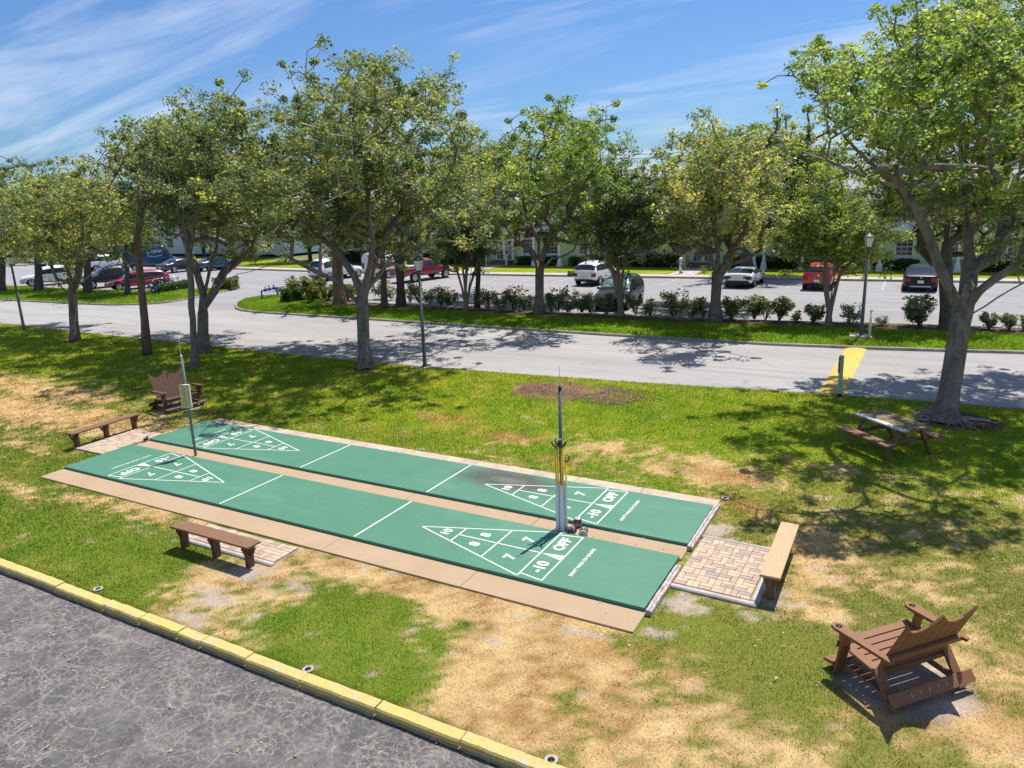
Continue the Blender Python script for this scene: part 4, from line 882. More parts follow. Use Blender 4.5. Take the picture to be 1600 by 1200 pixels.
def skeleton_mesh(P, par, r_base, r_tip=.006, expo=2.35, min_r=.0, thin=.03, flare=1.35):
    n = len(P); ch = [[] for _ in range(n)]
    for i, p in enumerate(par):
        if p >= 0: ch[p].append(i)
    w = np.zeros(n)
    for i in range(n-1, -1, -1):
        if not ch[i]: w[i] = 1
        if par[i] >= 0: w[par[i]] += w[i]
    r = (w/w[0])**(1/expo)*r_base; r = np.maximum(r, r_tip)
    V1, F1, V2, F2 = [], [], [], []
    starts = [(0, -1)]
    while starts:
        s, pp = starts.pop(); chain = ([pp] if pp >= 0 else [])+[s]; cur = s
        while ch[cur]:
            c = sorted(ch[cur], key=lambda k: -w[k]); 
            for k in c[1:]: starts.append((k, cur))
            cur = c[0]; chain.append(cur)
        pts = [P[k] for k in chain]; rr = [r[k] for k in chain]
        if pp >= 0: rr[0] = min(rr[0], rr[1]*1.25)
        thick = max(rr) > thin
        ns = 12 if rr[0] > .12 else (7 if rr[0] > .045 else (4 if rr[0] > .02 else 3))
        V, Fs = tube_arrays(pts, rr, ns, False)
        if thick: b = len(V1); V1 += V; F1 += [tuple(b+i for i in f) for f in Fs]
        else: b = len(V2); V2 += V; F2 += [tuple(b+i for i in f) for f in Fs]
    return V1, F1, V2, F2
def sample_lobes(lobes, n, rg):
    vol = np.array([l[1][0]*l[1][1]*l[1][2] for l in lobes])**.8; pr = vol/vol.sum(); out_ = []
    while len(out_) < n:
        k = rg.choice(len(lobes), p=pr); c, r = lobes[k]; d = rg.normal(size=3); d /= np.linalg.norm(d)
        q = c+d*(rg.random()**.33)*r*1.04
        out_.append(q)
    return np.array(out_)
def tree(name, label, cat, base_uv, trunk, limbs, lobes, n_att, nper, leaf, r_base, lm, bm_, group=None, seed=1, sig=.34, step=.45, extra=None, shift=0.0, depth_r=.85, twigs=0, lift=0.0, deep=None):
    rg = np.random.default_rng(seed); b = G(*base_uv); base = np.array([b[0], b[1], lift])
    root = empty(name, tuple(base)); tag(root, label, cat, group)
    def W(p):    # (u, v, depth offset)
        q, s = at_depth(p[0], p[1], base, p[2] if len(p) > 2 else 0); return q-base
    tl = [np.zeros(3)]+[W(p) for p in trunk]; lim = [tl]+[[W(p) for p in L] for L in limbs]
    lb = []; D = deep if deep is not None else ((6.4 if group == SG else 4.8) if (group in (SG, TG) and cat == 'tree' and name == 'shade_tree' and n_att > 180) else 0)
    for L in lobes:
        dd = L[4] if len(L) > 4 else 0; q, s = at_depth(L[0], L[1], base, dd); ru, rv = L[2]*s, L[3]*s; rd = depth_r*(ru+rv)/2
        lb.append((q-base, np.array([ru, max(rd, .6), rv])))
        if D:
            tv = trunk[-1][1]; vc_ = tv-.5*(tv-min(l_[1] for l_ in lobes))
            for sg_ in ((-1, -.45, .5, 1) if L[1] < vc_ else (.5, 1)):
                q, s = at_depth(L[0], L[1], base, dd+sg_*D); kk = 1-.22*abs(sg_)
                lb.append((q-base, np.array([L[2]*s*kk, max(rd, .6), L[3]*s*kk])))
    nper = int(nper*1.0); na = int(n_att*(2.1 if D else 1.2)); cl = sample_lobes(lb, na//4, rg)
    spr = sig*1.45; att = cl[rg.integers(0, len(cl), na)]+rg.normal(0, 1, (na, 3))*np.array([spr, spr, spr*.8])
    att = att[att[:, 2] > .9]
    P, par = grow((0, 0, 0), lim, att, step, rg)
    V1, F1, V2, F2 = skeleton_mesh(P, par, r_base)
    V1 = np.array(V1)
    # root flare
    z = V1[:, 2]; low = z < .8; ctr = np.array([0, 0]); f = 1+.55*np.exp(-np.clip(z, 0, None)*4.0); an = np.arctan2(V1[:, 1], V1[:, 0])
    mask = (z < 1.2) & (np.hypot(V1[:, 0], V1[:, 1]) < r_base*2.2)
    f = f*(1+.10*np.sin(an*5+seed)*np.exp(-np.clip(z, 0, None)*3)); V1[mask, 0] *= f[mask]; V1[mask, 1] *= f[mask]
    V1[(z < .05) & mask, 2] -= .08
    link('trunk', np_mesh('trunk', V1, F1, bm_, True), root)
    if V2: tag(link('twigs', np_mesh('twigs', V2, F2, M['twig'], True), root), kind='stuff')
    sg = np.full(len(att), sig*.72)*rg.choice([.5, .8, 1.15], len(att))
    V, t, n = leaf_cloud(att, sg, nper, leaf, rg, shift)
    link('crown', np_mesh('crown', V, np.arange(n*4).reshape(-1, 4), lm, False, {'tint': ('FLOAT', t)}), root)
    return root, base
TG = 'shade trees on the lawn'; SG = 'shade trees on the planted strip'
tree('shade_tree', 'big spreading tree left of the lamp post, low limb reaching left', 'tree', (571, 575), [(569, 545), (567, 500), (566, 462)],
     [[(566, 478), (548, 462), (528, 440), (495, 425), (455, 405), (425, 396), (395, 400, -.8)], [(566, 462), (553, 430), (530, 395, .5), (500, 370, 1), (470, 340, 1.5)], [(566, 462), (578, 425), (582, 380), (575, 320), (570, 250)], [(566, 462), (592, 430), (612, 400, -.6), (645, 385, -1.2), (690, 372, -1.6)], [(578, 425), (600, 370, 1.5), (640, 310, 2.0)]],
     [(560, 215, 105, 75), (520, 125, 48, 34), (590, 145, 60, 40), (660, 150, 62, 40), (700, 200, 45, 50), (470, 190, 55, 50), (430, 280, 75, 75), (500, 300, 90, 80), (600, 300, 100, 85), (690, 290, 65, 70), (730, 340, 45, 45), (400, 350, 60, 45), (640, 370, 70, 35), (540, 360, 50, 35)],
     680, 100, .108, .235, LEAF, M['bark'], TG, 11, .36, twigs=1)
tree('shade_tree', 'tall twin-limbed tree in the left group, behind the slim trunk', 'tree', (318, 550), [(317, 520), (317, 490), (318, 462)],
     [[(318, 480), (335, 455), (352, 440), (372, 428), (405, 420), (440, 405)], [(318, 462), (328, 420), (338, 385), (345, 340)], [(335, 455), (350, 425, .5), (380, 400, 1), (400, 370, 1)], [(318, 462), (306, 420), (292, 380), (270, 320)]],
     [(300, 215, 70, 50), (240, 250, 65, 50), (360, 205, 50, 50), (390, 260, 50, 60), (330, 290, 90, 70), (245, 300, 70, 42), (390, 350, 50, 40), (200, 250, 30, 45), (320, 350, 70, 35)],
     430, 95, .115, .23, LEAF, M['bark'], TG, 12, .38)
tree('slender_tree', 'slim straight trunk standing in front of the twin-limbed tree', 'tree', (303, 572), [(302, 520), (299, 460), (295, 400), (292, 370)], [[(295, 400), (302, 360), (310, 320)], [(292, 370), (280, 330)]],
     [(290, 320, 60, 40), (270, 270, 40, 40), (330, 270, 45, 40)], 90, 85, .105, .125, LEAFD, M['bark'], TG, 13, .36, shift=.02)
tree('shade_tree', 'small forked tree at the far left with a yellowish crown', 'tree', (116, 532), [(115, 500), (114, 470), (113, 452)],
     [[(113, 460), (98, 452), (88, 435), (80, 415)], [(113, 452), (122, 432), (124, 400), (115, 360)], [(113, 460), (130, 440), (150, 420, -.5), (160, 405, -.8)], [(113, 452), (105, 420), (95, 380)]],
     [(110, 300, 55, 45), (60, 330, 55, 40), (150, 330, 50, 45), (100, 370, 85, 38), (20, 345, 35, 40), (180, 360, 33, 26), (55, 385, 50, 25)],
     330, 95, .125, .20, LEAF, M['bark'], TG, 14, .42, step=.5, shift=.13)
# far-left high crown
tree('shade_tree', 'dark tall crown rising at the left edge of the picture', 'tree', (4, 456), [(4, 430), (4, 400)], [[(4, 400), (5, 340), (5, 290)]],
     [(10, 250, 38, 26), (-5, 290, 45, 40), (-30, 340, 60, 60), (5, 380, 30, 25)], 170, 90, .14, .22, LEAFD, M['barkd'], TG, 15, .45)
# the big right-hand tree
tree('shade_tree', 'biggest tree, at the right edge, thick leaning trunk over the picnic table', 'tree', (1475, 660), [(1482, 620), (1492, 560), (1500, 505), (1504, 488)],
     [[(1504, 488), (1490, 462), (1473, 430), (1462, 400), (1450, 365), (1425, 320, -.2), (1400, 285, -.3), (1360, 255, -.4), (1320, 215, -.4), (1290, 165, -.4), (1268, 115, -.3)],
      [(1504, 488), (1512, 455), (1516, 420, .6), (1512, 370, .8), (1505, 300, .9), (1500, 220, .8), (1490, 130, .6)],
      [(1504, 492), (1530, 455, -.4), (1555, 435, -.6), (1590, 415, -.7), (1640, 380, -.8), (1690, 330, -.8)],
      [(1502, 500), (1540, 478, -.2), (1575, 455, 0), (1615, 435, .3), (1680, 410, .6)],
      [(1512, 370, .8), (1550, 300, .2), (1580, 220, 0), (1600, 130, 0)], [(1400, 285, -.3), (1410, 230), (1430, 160), (1440, 90)], [(1590, 415, -.7), (1620, 330, -1), (1640, 240, -1)]],
     [(1440, 80, 80, 65), (1520, 70, 85, 75), (1600, 100, 90, 95), (1400, 165, 75, 60), (1310, 120, 34, 36), (1282, 105, 16, 30), (1335, 165, 42, 32), (1390, 240, 60, 42), (1480, 190, 80, 70), (1580, 230, 80, 80), (1670, 160, 90, 120), (1430, 310, 75, 38), (1350, 215, 35, 25), (1560, 330, 60, 45), (1650, 330, 70, 60), (1500, 290, 60, 40), (1560, 400, 35, 20), (1340, 330, 30, 30)],
     780, 100, .092, .25, LEAFR, M['bark'], TG, 21, .30, step=.4, shift=.03)
# trees on the planted strip
tree('shade_tree', 'dark trunked tree on the strip just left of the lantern', 'tree', (626, 480), [(626, 450), (625, 425), (622, 410)], [[(622, 410), (610, 380), (600, 350)], [(622, 410), (640, 380), (650, 340)]],
     [(640, 330, 70, 45), (690, 300, 60, 50), (600, 330, 60, 45)], 150, 80, .15, .24, LEAF, M['barkd'], SG, 31, .5, step=.6)
tree('shade_tree', 'tree behind the strip with a grey feathery crown right of the biggest left crown', 'tree', (745, 482), [(747, 440), (748, 400)], [[(748, 400), (752, 340), (755, 290)]],
     [(755, 280, 40, 45), (735, 250, 25, 40), (770, 330, 45, 50), (720, 330, 50, 50), (785, 240, 22, 22)], 190, 90, .14, .14, LEAF, M['barkd'], SG, 32, .48, step=.6, shift=.02)
tree('crape_myrtle', 'dark multi-stemmed small tree on the strip below the grey crown', 'tree', (728, 488), [(728, 478)],
     [[(728, 478), (722, 450), (715, 425), (708, 395)], [(728, 478), (728, 440), (730, 400)], [(728, 478), (735, 445), (745, 415), (752, 385)], [(728, 478), (726, 445), (722, 400)], [(728, 478), (732, 450), (740, 400)]],
     [(728, 395, 42, 24), (712, 375, 35, 22), (748, 378, 35, 22), (728, 355, 40, 25)], 150, 75, .12, .13, LEAFD, M['barks'], SG, 33, .34, step=.4)
tree('shade_tree', 'rounded tree on the strip with one long curved limb to the right', 'tree', (843, 490), [(843, 460), (843, 430), (844, 410)],
     [[(844, 420), (832, 395), (815, 380), (800, 370)], [(844, 410), (842, 380), (848, 330), (850, 270)], [(844, 425), (862, 405), (885, 398), (910, 402)], [(844, 410), (855, 380), (880, 350), (910, 300)], [(842, 380), (825, 340), (815, 300)]],
     [(848, 205, 38, 30), (920, 215, 36, 36), (870, 270, 70, 45), (925, 290, 42, 45), (800, 270, 42, 45), (845, 330, 60, 30), (905, 350, 48, 38), (800, 330, 30, 30), (880, 185, 15, 12)],
     330, 90, .14, .235, LEAFR, M['bark'], SG, 34, .46, step=.55, shift=.03)
tree('crape_myrtle', 'dense dark multi-stemmed tree in front of the dark minivan', 'tree', (970, 495), [(970, 485)],
     [[(970, 485), (962, 450), (955, 415), (945, 385)], [(970, 485), (968, 440), (965, 390)], [(970, 485), (976, 450), (985, 410), (1000, 380)], [(970, 485), (972, 440), (978, 385)], [(970, 485), (965, 455), (962, 400)]],
     [(970, 375, 60, 32), (985, 320, 55, 45), (940, 340, 40, 35), (1020, 350, 35, 38), (985, 260, 42, 30), (1015, 285, 32, 38), (965, 400, 30, 18)],
     330, 85, .125, .15, LEAFD, M['barks'], SG, 35, .42, step=.45, shift=.10)
tree('shade_tree', 'broad tree on the strip in front of the white sports car, golden tips', 'tree', (1118, 503), [(1118, 470), (1120, 440), (1120, 425)],
     [[(1120, 430), (1108, 408), (1095, 390), (1075, 370)], [(1120, 425), (1122, 395), (1112, 350), (1110, 300)], [(1120, 432), (1135, 415), (1165, 405), (1190, 390)], [(1135, 415), (1145, 390), (1165, 360), (1185, 320)], [(1120, 425), (1100, 370), (1080, 320)]],
     [(1130, 225, 32, 32), (1072, 235, 26, 26), (1125, 280, 58, 42), (1070, 300, 40, 40), (1180, 300, 45, 40), (1120, 335, 70, 34), (1180, 360, 42, 26), (1075, 360, 36, 26), (1150, 250, 40, 30)],
     380, 90, .135, .245, LEAF, M['bark'], SG, 36, .44, step=.55, shift=.16)
tree('shade_tree', 'taller tree behind the car park row, crown between the broad tree and the red car', 'tree', (1172, 436), [(1165, 400), (1160, 370)], [[(1160, 370), (1200, 330), (1230, 280)], [(1160, 370), (1175, 320), (1190, 260)]],
     [(1235, 235, 48, 34), (1195, 230, 26, 36), (1262, 255, 30, 34), (1235, 280, 50, 34), (1205, 320, 45, 24)], 210, 85, .22, .38, LEAF, M['barkd'], 'trees beyond the car park', 37, .75, step=.9, shift=.08)
tree('crape_myrtle', 'bright green multi-stemmed tree in front of the red car', 'tree', (1295, 510), [(1295, 500)],
     [[(1295, 500), (1290, 460), (1286, 420), (1275, 385)], [(1295, 500), (1297, 450), (1298, 400)], [(1295, 500), (1304, 460), (1312, 430), (1325, 415), (1345, 395)], [(1295, 500), (1292, 450), (1290, 400), (1280, 350)], [(1295, 500), (1300, 455), (1308, 400)]],
     [(1290, 365, 68, 26), (1300, 335, 62, 36), (1340, 360, 42, 38), (1255, 350, 36, 34), (1310, 290, 46, 30), (1270, 385, 34, 14), (1335, 392, 30, 14)],
     330, 85, .12, .13, LEAFR, M['barks'], SG, 38, .40, step=.45, shift=.02)
tree('shade_tree', 'tree on the strip hidden behind the biggest tree, only its trunk clear', 'tree', (1482, 518), [(1480, 480), (1478, 440)], [[(1478, 440), (1480, 380), (1482, 320)]],
     [(1480, 300, 60, 50), (1540, 310, 50, 45), (1430, 290, 40, 40), (1520, 370, 45, 30)], 170, 70, .15, .27, LEAF, M['barkd'], SG, 39, .5, step=.6)
# island trees, left
for (u, v, lb_, lobes, sd_, rr_) in [((60), 455, 'dark trunk on the left island in front of the white SUV', [(55, 330, 45, 45), (20, 370, 30, 20), (90, 370, 30, 20)], 41, .26), (137, 459, 'dark trunk on the left island behind the grey pickup nose', [(140, 340, 50, 40), (170, 365, 30, 16), (120, 370, 25, 15)], 42, .26),
                      (199, 462, 'thin trunk on the left island by the red wagon', [(195, 345, 32, 32)], 43, .16)]:
    tree('shade_tree', lb_, 'tree', (u, v), [(u, v-30), (u-1, v-50)], [[(u-1, v-50), (u-3, v-90)]], lobes, 130, 70, .2, rr_, LEAFD, M['barkd'], 'trees on the left island', sd_, .6, step=.8)
tree('shade_tree', 'brown ridged trunk on the strip among the low limbs of the big left tree', 'tree', (531, 478), [(528, 440), (527, 405)], [[(527, 405), (525, 350)]], [(520, 330, 50, 40), (560, 340, 40, 40)], 60, 60, .15, .34, LEAF, M['barkb'], SG, 44, .5, step=.7)
tree('slender_tree', 'thin pale trunk left of the brown ridged trunk', 'tree', (500, 447), [(500, 420), (501, 395)], [[(501, 395), (500, 350)]], [(495, 350, 35, 30), (470, 375, 25, 18)], 50, 60, .2, .14, LEAFY, M['bark'], SG, 45, .6, step=.8)
tree('slender_tree', 'short dark trunk at the kerb behind the big left tree', 'tree', (601, 485), [(600, 450), (599, 420)], [[(599, 420), (596, 370)]], [(590, 350, 40, 30)], 50, 60, .15, .16, LEAF, M['barkd'], SG, 46, .5, step=.7)
# background trees beyond the building and car park
for i, (x, y, h, r, lb_, lmm) in enumerate([(-62, 56, 9, 5, 'bushy background tree behind the delivery van', LEAF), (-74, 58, 10, 6, 'background tree left of the delivery van', LEAFD), (-90, 56, 10, 7, 'background tree above the white cars at the left', LEAF), (-108, 60, 11, 8, 'farthest background tree at the left edge', LEAFD), (-50, 53, 7.5, 4.5, 'yellowish tree at the left end of the building', LEAFY),
                             (-40, 50.2, 5.5, 2.6, 'small tree in front of the building, left of the red pickup', LEAFY), (-33, 56, 9, 4, 'tree behind the building above the red pickup', LEAF), (-4, 63, 8.3, 5, 'tree crown behind the roof at the middle', LEAF)]):
    rg = np.random.default_rng(90+i); root = empty('background_tree', (x, y, 0)); tag(root, lb_, 'tree', 'background trees')
    lobes = [(np.array([rg.normal(0, r*.35), rg.normal(0, r*.35), h*.62+rg.normal(0, h*.12)]), np.array([r*.6, r*.6, h*.25])) for _ in range(6)]
    att = sample_lobes(lobes, 130, rg); P, par = grow((0, 0, 0), [[np.zeros(3), np.array([0, 0, h*.2]), np.array([.1, 0, h*.35])]], att, 1.2, rg)
    V1, F1, V2, F2 = skeleton_mesh(P, par, .24, .02, thin=.01); link('trunk', np_mesh('trunk', V1, F1, M['barkd'], True), root)
    V, t, n = leaf_cloud(att, np.full(len(att), r*.17), 50, .34, rg, .05)
    link('crown', np_mesh('crown', V, np.arange(n*4).reshape(-1, 4), lmm, False, {'tint': ('FLOAT', t)}), root)
# the cabbage palm
def palm():
    b = G(230, 553); base = np.array([b[0], b[1], 0]); root = empty('cabbage_palm', tuple(base)); tag(root, 'palm with a straight brown trunk, its fan leaves showing in the crowns', 'palm')
    W = lambda u, v: at_depth(u, v, base)[0]-base
    P = [np.zeros(3), W(226, 500), W(219, 430), W(214, 380), W(222, 320), W(240, 270), W(252, 235)]
    mb = MB(); mb.tube(P, [.22, .165, .155, .15, .14, .14, .15], 12); mb.build('trunk', M['barkb'], root)
    top = P[-1]; rg = random.Random(5)
    for k in range(22):
        a = k*2.4; el = R_(rg.uniform(-25, 70)); L = rg.uniform(.7, 1.0); d = Vector((math.cos(a)*math.cos(el), math.sin(a)*math.cos(el), math.sin(el))); c = Vector(top)+d*L
        mb = MB(); mb.tube([top, tuple(c)], .015, 4); sidev = d.cross(Vector((0, 0, 1))).normalized(); upv = sidev.cross(d)
        for j in range(13):
            t = R_(-80+j*160/12); q = d*math.cos(t)+sidev*math.sin(t); ln = .75*(1-.15*abs(math.sin(t))); pw = q.cross(upv).normalized()*.028
            m_ = c+q*ln*.6-Vector((0, 0, .04)); e_ = c+q*ln-Vector((0, 0, .2))
            mb.add([c, m_-pw, e_, m_+pw], [(0, 1, 2, 3)])
        me = mb.build('frond', LEAFH, root); at = me.data.attributes.new('tint', 'FLOAT', 'POINT'); at.data.foreach_set('value', np.full(len(me.data.vertices), rg.uniform(.6, 1.0), dtype=np.float32))
palm()
# mulch and roots under the trees; chips are real bits
def chips(cx, cy, rx, ry, n, name, lab, cols, z=.02, sz=(.015, .05), sparse=0.0, seed=0):
    rg = np.random.default_rng(seed); a = rg.uniform(0, 2*np.pi, n); rr = np.sqrt(rg.random(n))*(1+.12*np.sin(3*a+seed)+.08*np.sin(7*a))
    X = cx+rx*rr*np.cos(a); Y = cy+ry*rr*np.sin(a)
    if sparse: k = fbm(X, Y, 1.3, 4)+rg.random(n)*.25 > sparse; X, Y = X[k], Y[k]; n = len(X)
    L = rg.uniform(*sz, n); th = rg.uniform(0, np.pi, n); tl = rg.normal(0, .35, n); Z = z+rg.random(n)*.02
    dx_ = np.cos(th)*L/2; dy_ = np.sin(th)*L/2; px = -np.sin(th)*L*.2; py = np.cos(th)*L*.2
    V = np.stack([np.stack([X-dx_-px, Y-dy_-py, Z-tl*L*.3], 1), np.stack([X+dx_-px, Y+dy_-py, Z+tl*L*.3], 1), np.stack([X+dx_+px, Y+dy_+py, Z+tl*L*.3+.004], 1), np.stack([X-dx_+px, Y-dy_+py, Z-tl*L*.3+.004], 1)], 1).reshape(-1, 3)
    c = np.array(cols)[rg.integers(0, len(cols), n)]*rg.uniform(.6, 1.3, (n, 1)); c = np.repeat(np.concatenate([c, np.ones((n, 1))], 1), 4, 0)
    me = np_mesh(name, V, np.arange(n*4).reshape(-1, 4), M['chips'], False, {'Col': ('FLOAT_COLOR', c)}); return tag(link(name, me), lab, 'mulch', kind='stuff')
BR = [(.13, .085, .07), (.20, .13, .10), (.09, .06, .05), (.28, .20, .16)]
mc = G(898, 614); chips(mc[0], mc[1], 2.3, 1.3, 9000, 'wood_mulch', 'oval patch of thin reddish mulch on the lawn by the road', [(.26, .14, .11), (.18, .10, .08), (.36, .22, .18), (.14, .09, .08)], seed=1, sparse=.60)
tb = G(1478, 655); chips(tb[0]+.2, tb[1]-.05, 1.05, .95, 5000, 'wood_mulch', 'dark mulch among the roots of the biggest tree', BR, seed=2)
rr = random.Random(9)
rootm = empty('surface_roots', (tb[0], tb[1], 0)); tag(rootm, 'tangle of grey surface roots at the foot of the biggest tree', 'roots')
for k in range(26):
    a = rr.uniform(0, 2*math.pi); L = rr.uniform(.5, 1.0); P = []; ang = a; q = np.array([math.cos(a)*.3, math.sin(a)*.3, .05]); P.append(q.copy())
    for j in range(7): ang += rr.uniform(-.55, .55); q = q+np.array([math.cos(ang), math.sin(ang), 0])*L/7; q[2] = .035+rr.uniform(0, .055); P.append(q.copy())
    r0 = rr.uniform(.022, .048); mb = MB(); mb.tube(P, [r0*(1-.09*j) for j in range(8)], 6); mb.build('root', M['root'], rootm)

# ------------------------------------------------------------------ oleander bushes on the strip
def bush_variant(seed, h, r, n, lm, leaf=.13, nper=26, stems=7):
    rg = np.random.default_rng(seed); mbV = []; mbF = []; cent = []
    for k in range(stems):
        a = rg.uniform(0, 2*np.pi); rr_ = r*rg.uniform(.35, 1.0); hh = h*rg.uniform(.55, 1.0); top = np.array([math.cos(a)*rr_, math.sin(a)*rr_, hh])
        mid = top*.5+np.array([0, 0, -.05*h]); P = [np.array([math.cos(a)*.04, math.sin(a)*.04, 0]), mid, top]
        V, Fs = tube_arrays(P, [.022, .016, .008], 4, False); b = len(mbV); mbV += V; mbF += [tuple(b+i for i in f) for f in Fs]
        for j in range(max(2, n//stems)): f = rg.uniform(.38, 1.05); cent.append(P[0]+(top-P[0])*f+rg.normal(0, .075+.05*r, 3))
    cent = np.array(cent); cent = cent[cent[:, 2] > .12]
    V, t, nn = leaf_cloud(cent, np.full(len(cent), .10), int(nper*.8), leaf*1.1, rg, .08, 1.0, .22, .36)
    cr_me = np_mesh('foliage', V, np.arange(nn*4).reshape(-1, 4), lm, False, {'tint': ('FLOAT', t)}); st_me = np_mesh('stem', mbV, mbF, M['barkd'], True)
    return cr_me, st_me
BV = [bush_variant(200+i, h, r, n, LEAFO) for i, (h, r, n) in enumerate([(1.05, .48, 42), (.95, .42, 34), (.85, .36, 26), (1.15, .4, 34), (.7, .4, 30)])]
BV2 = [bush_variant(300, 1.15, .72, 90, LEAFO, .15, 30, 11), bush_variant(301, 1.15, .72, 80, LEAFY, .13, 30, 10)]
def bush(p, var, s, label, rz, group='oleander bushes along the planted strip', name='oleander_bush', cat='bush'):
    e = empty(name, (p[0], p[1], .04), rz); e.scale = (s, s, s); tag(e, label, cat, group); link('foliage', var[0], e); link('stem', var[1], e); return e
blist = [(595, 466, 'loose bush just left of the dark trunk by the lantern'), (612, 468, 'bush touching the left side of the dark trunk by the lantern'), (641, 473, 'bush right of the dark trunk, left of the lamp pole'), (655, 474, 'small bush just behind the lamp pole'),
         (672, 475, 'bush directly right of the lamp pole'), (690, 478, 'second bush right of the lamp pole'), (702, 479, 'bush left of the dark multi-stemmed tree'), (748, 482, 'first bush right of the dark multi-stemmed tree'), (762, 483, 'low bush second right of the dark multi-stemmed tree'),
         (782, 484, 'tall thin bush halfway between two trees'), (803, 485, 'round bush left of the tree with the curved limb'), (819, 485, 'tall bush beside the tree with the curved limb'), (861, 487, 'upright bush just right of the tree with the curved limb'), (872, 488, 'low bush between the curved limb tree and the minivan'),
         (888, 489, 'dense low bush under the white SUV'), (909, 489, 'small bush left of the minivan'), (922, 489, 'tall leafy bush at the front corner of the minivan'), (948, 492, 'thin bush in front of the minivan bonnet'), (994, 493, 'bush right of the dense dark tree'), (1016, 494, 'wide bush at the tail of the minivan'),
         (1052, 496, 'sparse bush standing alone right of the minivan'), (1080, 496, 'full bush left of the broad tree'), (1099, 497, 'bush touching the left side of the broad tree')]
for i, (u, v, lb_) in enumerate(blist):
    q = G(u, v); bush(q, BV[i % 5], [1.3, 1.15, 1.25, 1.35, 1.2, 1.15, 1.35][i % 7], lb_, i*1.7)
for (u, v, var, s, lb_) in [(1143, 500, BV2[1], .95, 'wide golden bush right of the broad tree trunk'), (1178, 500, BV2[0], .95, 'big grey green bush below the white sports car'), (1196, 501, BV[3], 1.0, 'narrow bush between two big bushes'), (1217, 502, BV2[0], .92, 'big bush right of the sports car'),
                   (1245, 505, BV[4], .75, 'tiny low bush between big bush and bright green tree'), (1270, 506, BV2[0], .75, 'bush left of the bright green multi-stemmed tree'), (1328, 508, BV[0], .95, 'bush left of the strip lamp post'),
                   (1438, 512, BV2[0], 1.15, 'largest spreading bush below the black car'), (1378, 510, BV[4], .6, 'very small plant left of the largest bush'), (1545, 516, BV2[0], .62, 'small round bush right of the biggest trunk'), (1577, 517, BV2[0], .58, 'small round bush second from the right edge'), (1600, 518, BV[2], .8, 'small bush at the right edge')]:
    q = G(u, v); bush(q, var, s, lb_, s*9)
for (u, v, var, s, lb_) in [(473, 470, BV2[1], 1.35, 'big yellow tipped bush on the strip tip'), (497, 468, BV2[1], 1.25, 'second yellow tipped bush on the strip tip'), (487, 473, BV2[1], .9, 'low yellow green bush in front of the pair'), (512, 470, BV2[1], .8, 'small yellow bush left of the brown ridged trunk'), (543, 470, BV2[1], .85, 'yellow bush right of the brown ridged trunk'), (560, 463, BV2[1], .8, 'yellow bush behind the big left trunk')]:
    q = G(u, v); bush(q, var, s, lb_, s*5, 'yellow tipped bushes on the strip tip')
def hedge(name, c, size, rz, lab, lm=LEAFH, seed=0, leaf=.09, dens=420, group=None):
    rg = np.random.default_rng(seed); e = empty(name, (c[0], c[1], c[2]), rz); tag(e, lab, 'hedge', group)
    sx_, sy_, sz_ = size; vol = sx_*sy_*sz_
    n = int(min(9000, 220+dens*(sx_*sz_*2+sx_*sy_+sy_*sz_*2)))
    P = rg.uniform(-1, 1, (n, 3)); ax = rg.choice(3, n, p=np.array([sy_*sz_, sx_*sz_, sx_*sy_])/(sy_*sz_+sx_*sz_+sx_*sy_)); sg = rg.choice([-1, 1], n); P[np.arange(n), ax] = sg*rg.uniform(.72, 1.0, n)
    P = P*np.array([sx_/2, sy_/2, sz_/2])+np.array([0, 0, sz_/2]); bump_ = (vnoise(P[:, 0]*2.2+seed, P[:, 1]*2.2)-.4)*.22; P[:, 2] = np.maximum(P[:, 2]+bump_*(P[:, 2] > sz_*.5), .02)
    V, t, nn = leaf_cloud(P, np.full(n, .05), 2, leaf, rg, .1, 1.0, .2)
    link('foliage', np_mesh('foliage', V, np.arange(nn*4).reshape(-1, 4), lm, False, {'tint': ('FLOAT', t)}), e)
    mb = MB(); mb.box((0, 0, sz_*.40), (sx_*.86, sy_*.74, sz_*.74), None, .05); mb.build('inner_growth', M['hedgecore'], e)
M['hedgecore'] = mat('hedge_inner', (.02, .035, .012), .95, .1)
q = G(455, 472); hedge('clipped_shrub', (q[0], q[1], .03), (1.0, 1.0, .75), 0, 'small round clipped shrub at the left of the yellow tipped bushes', seed=1)
q = G(520, 466); hedge('clipped_shrub', (q[0], q[1]+1, .03), (1.3, .9, .7), 0, 'clipped green shrub behind the yellow tipped bushes', seed=2)
q = G(354, 452); hedge('clipped_shrub', (q[0], q[1], .03), (1.7, 1.2, .85), .3, 'round yellow green clipped shrub at the tip of the left island', LEAFY, seed=3)

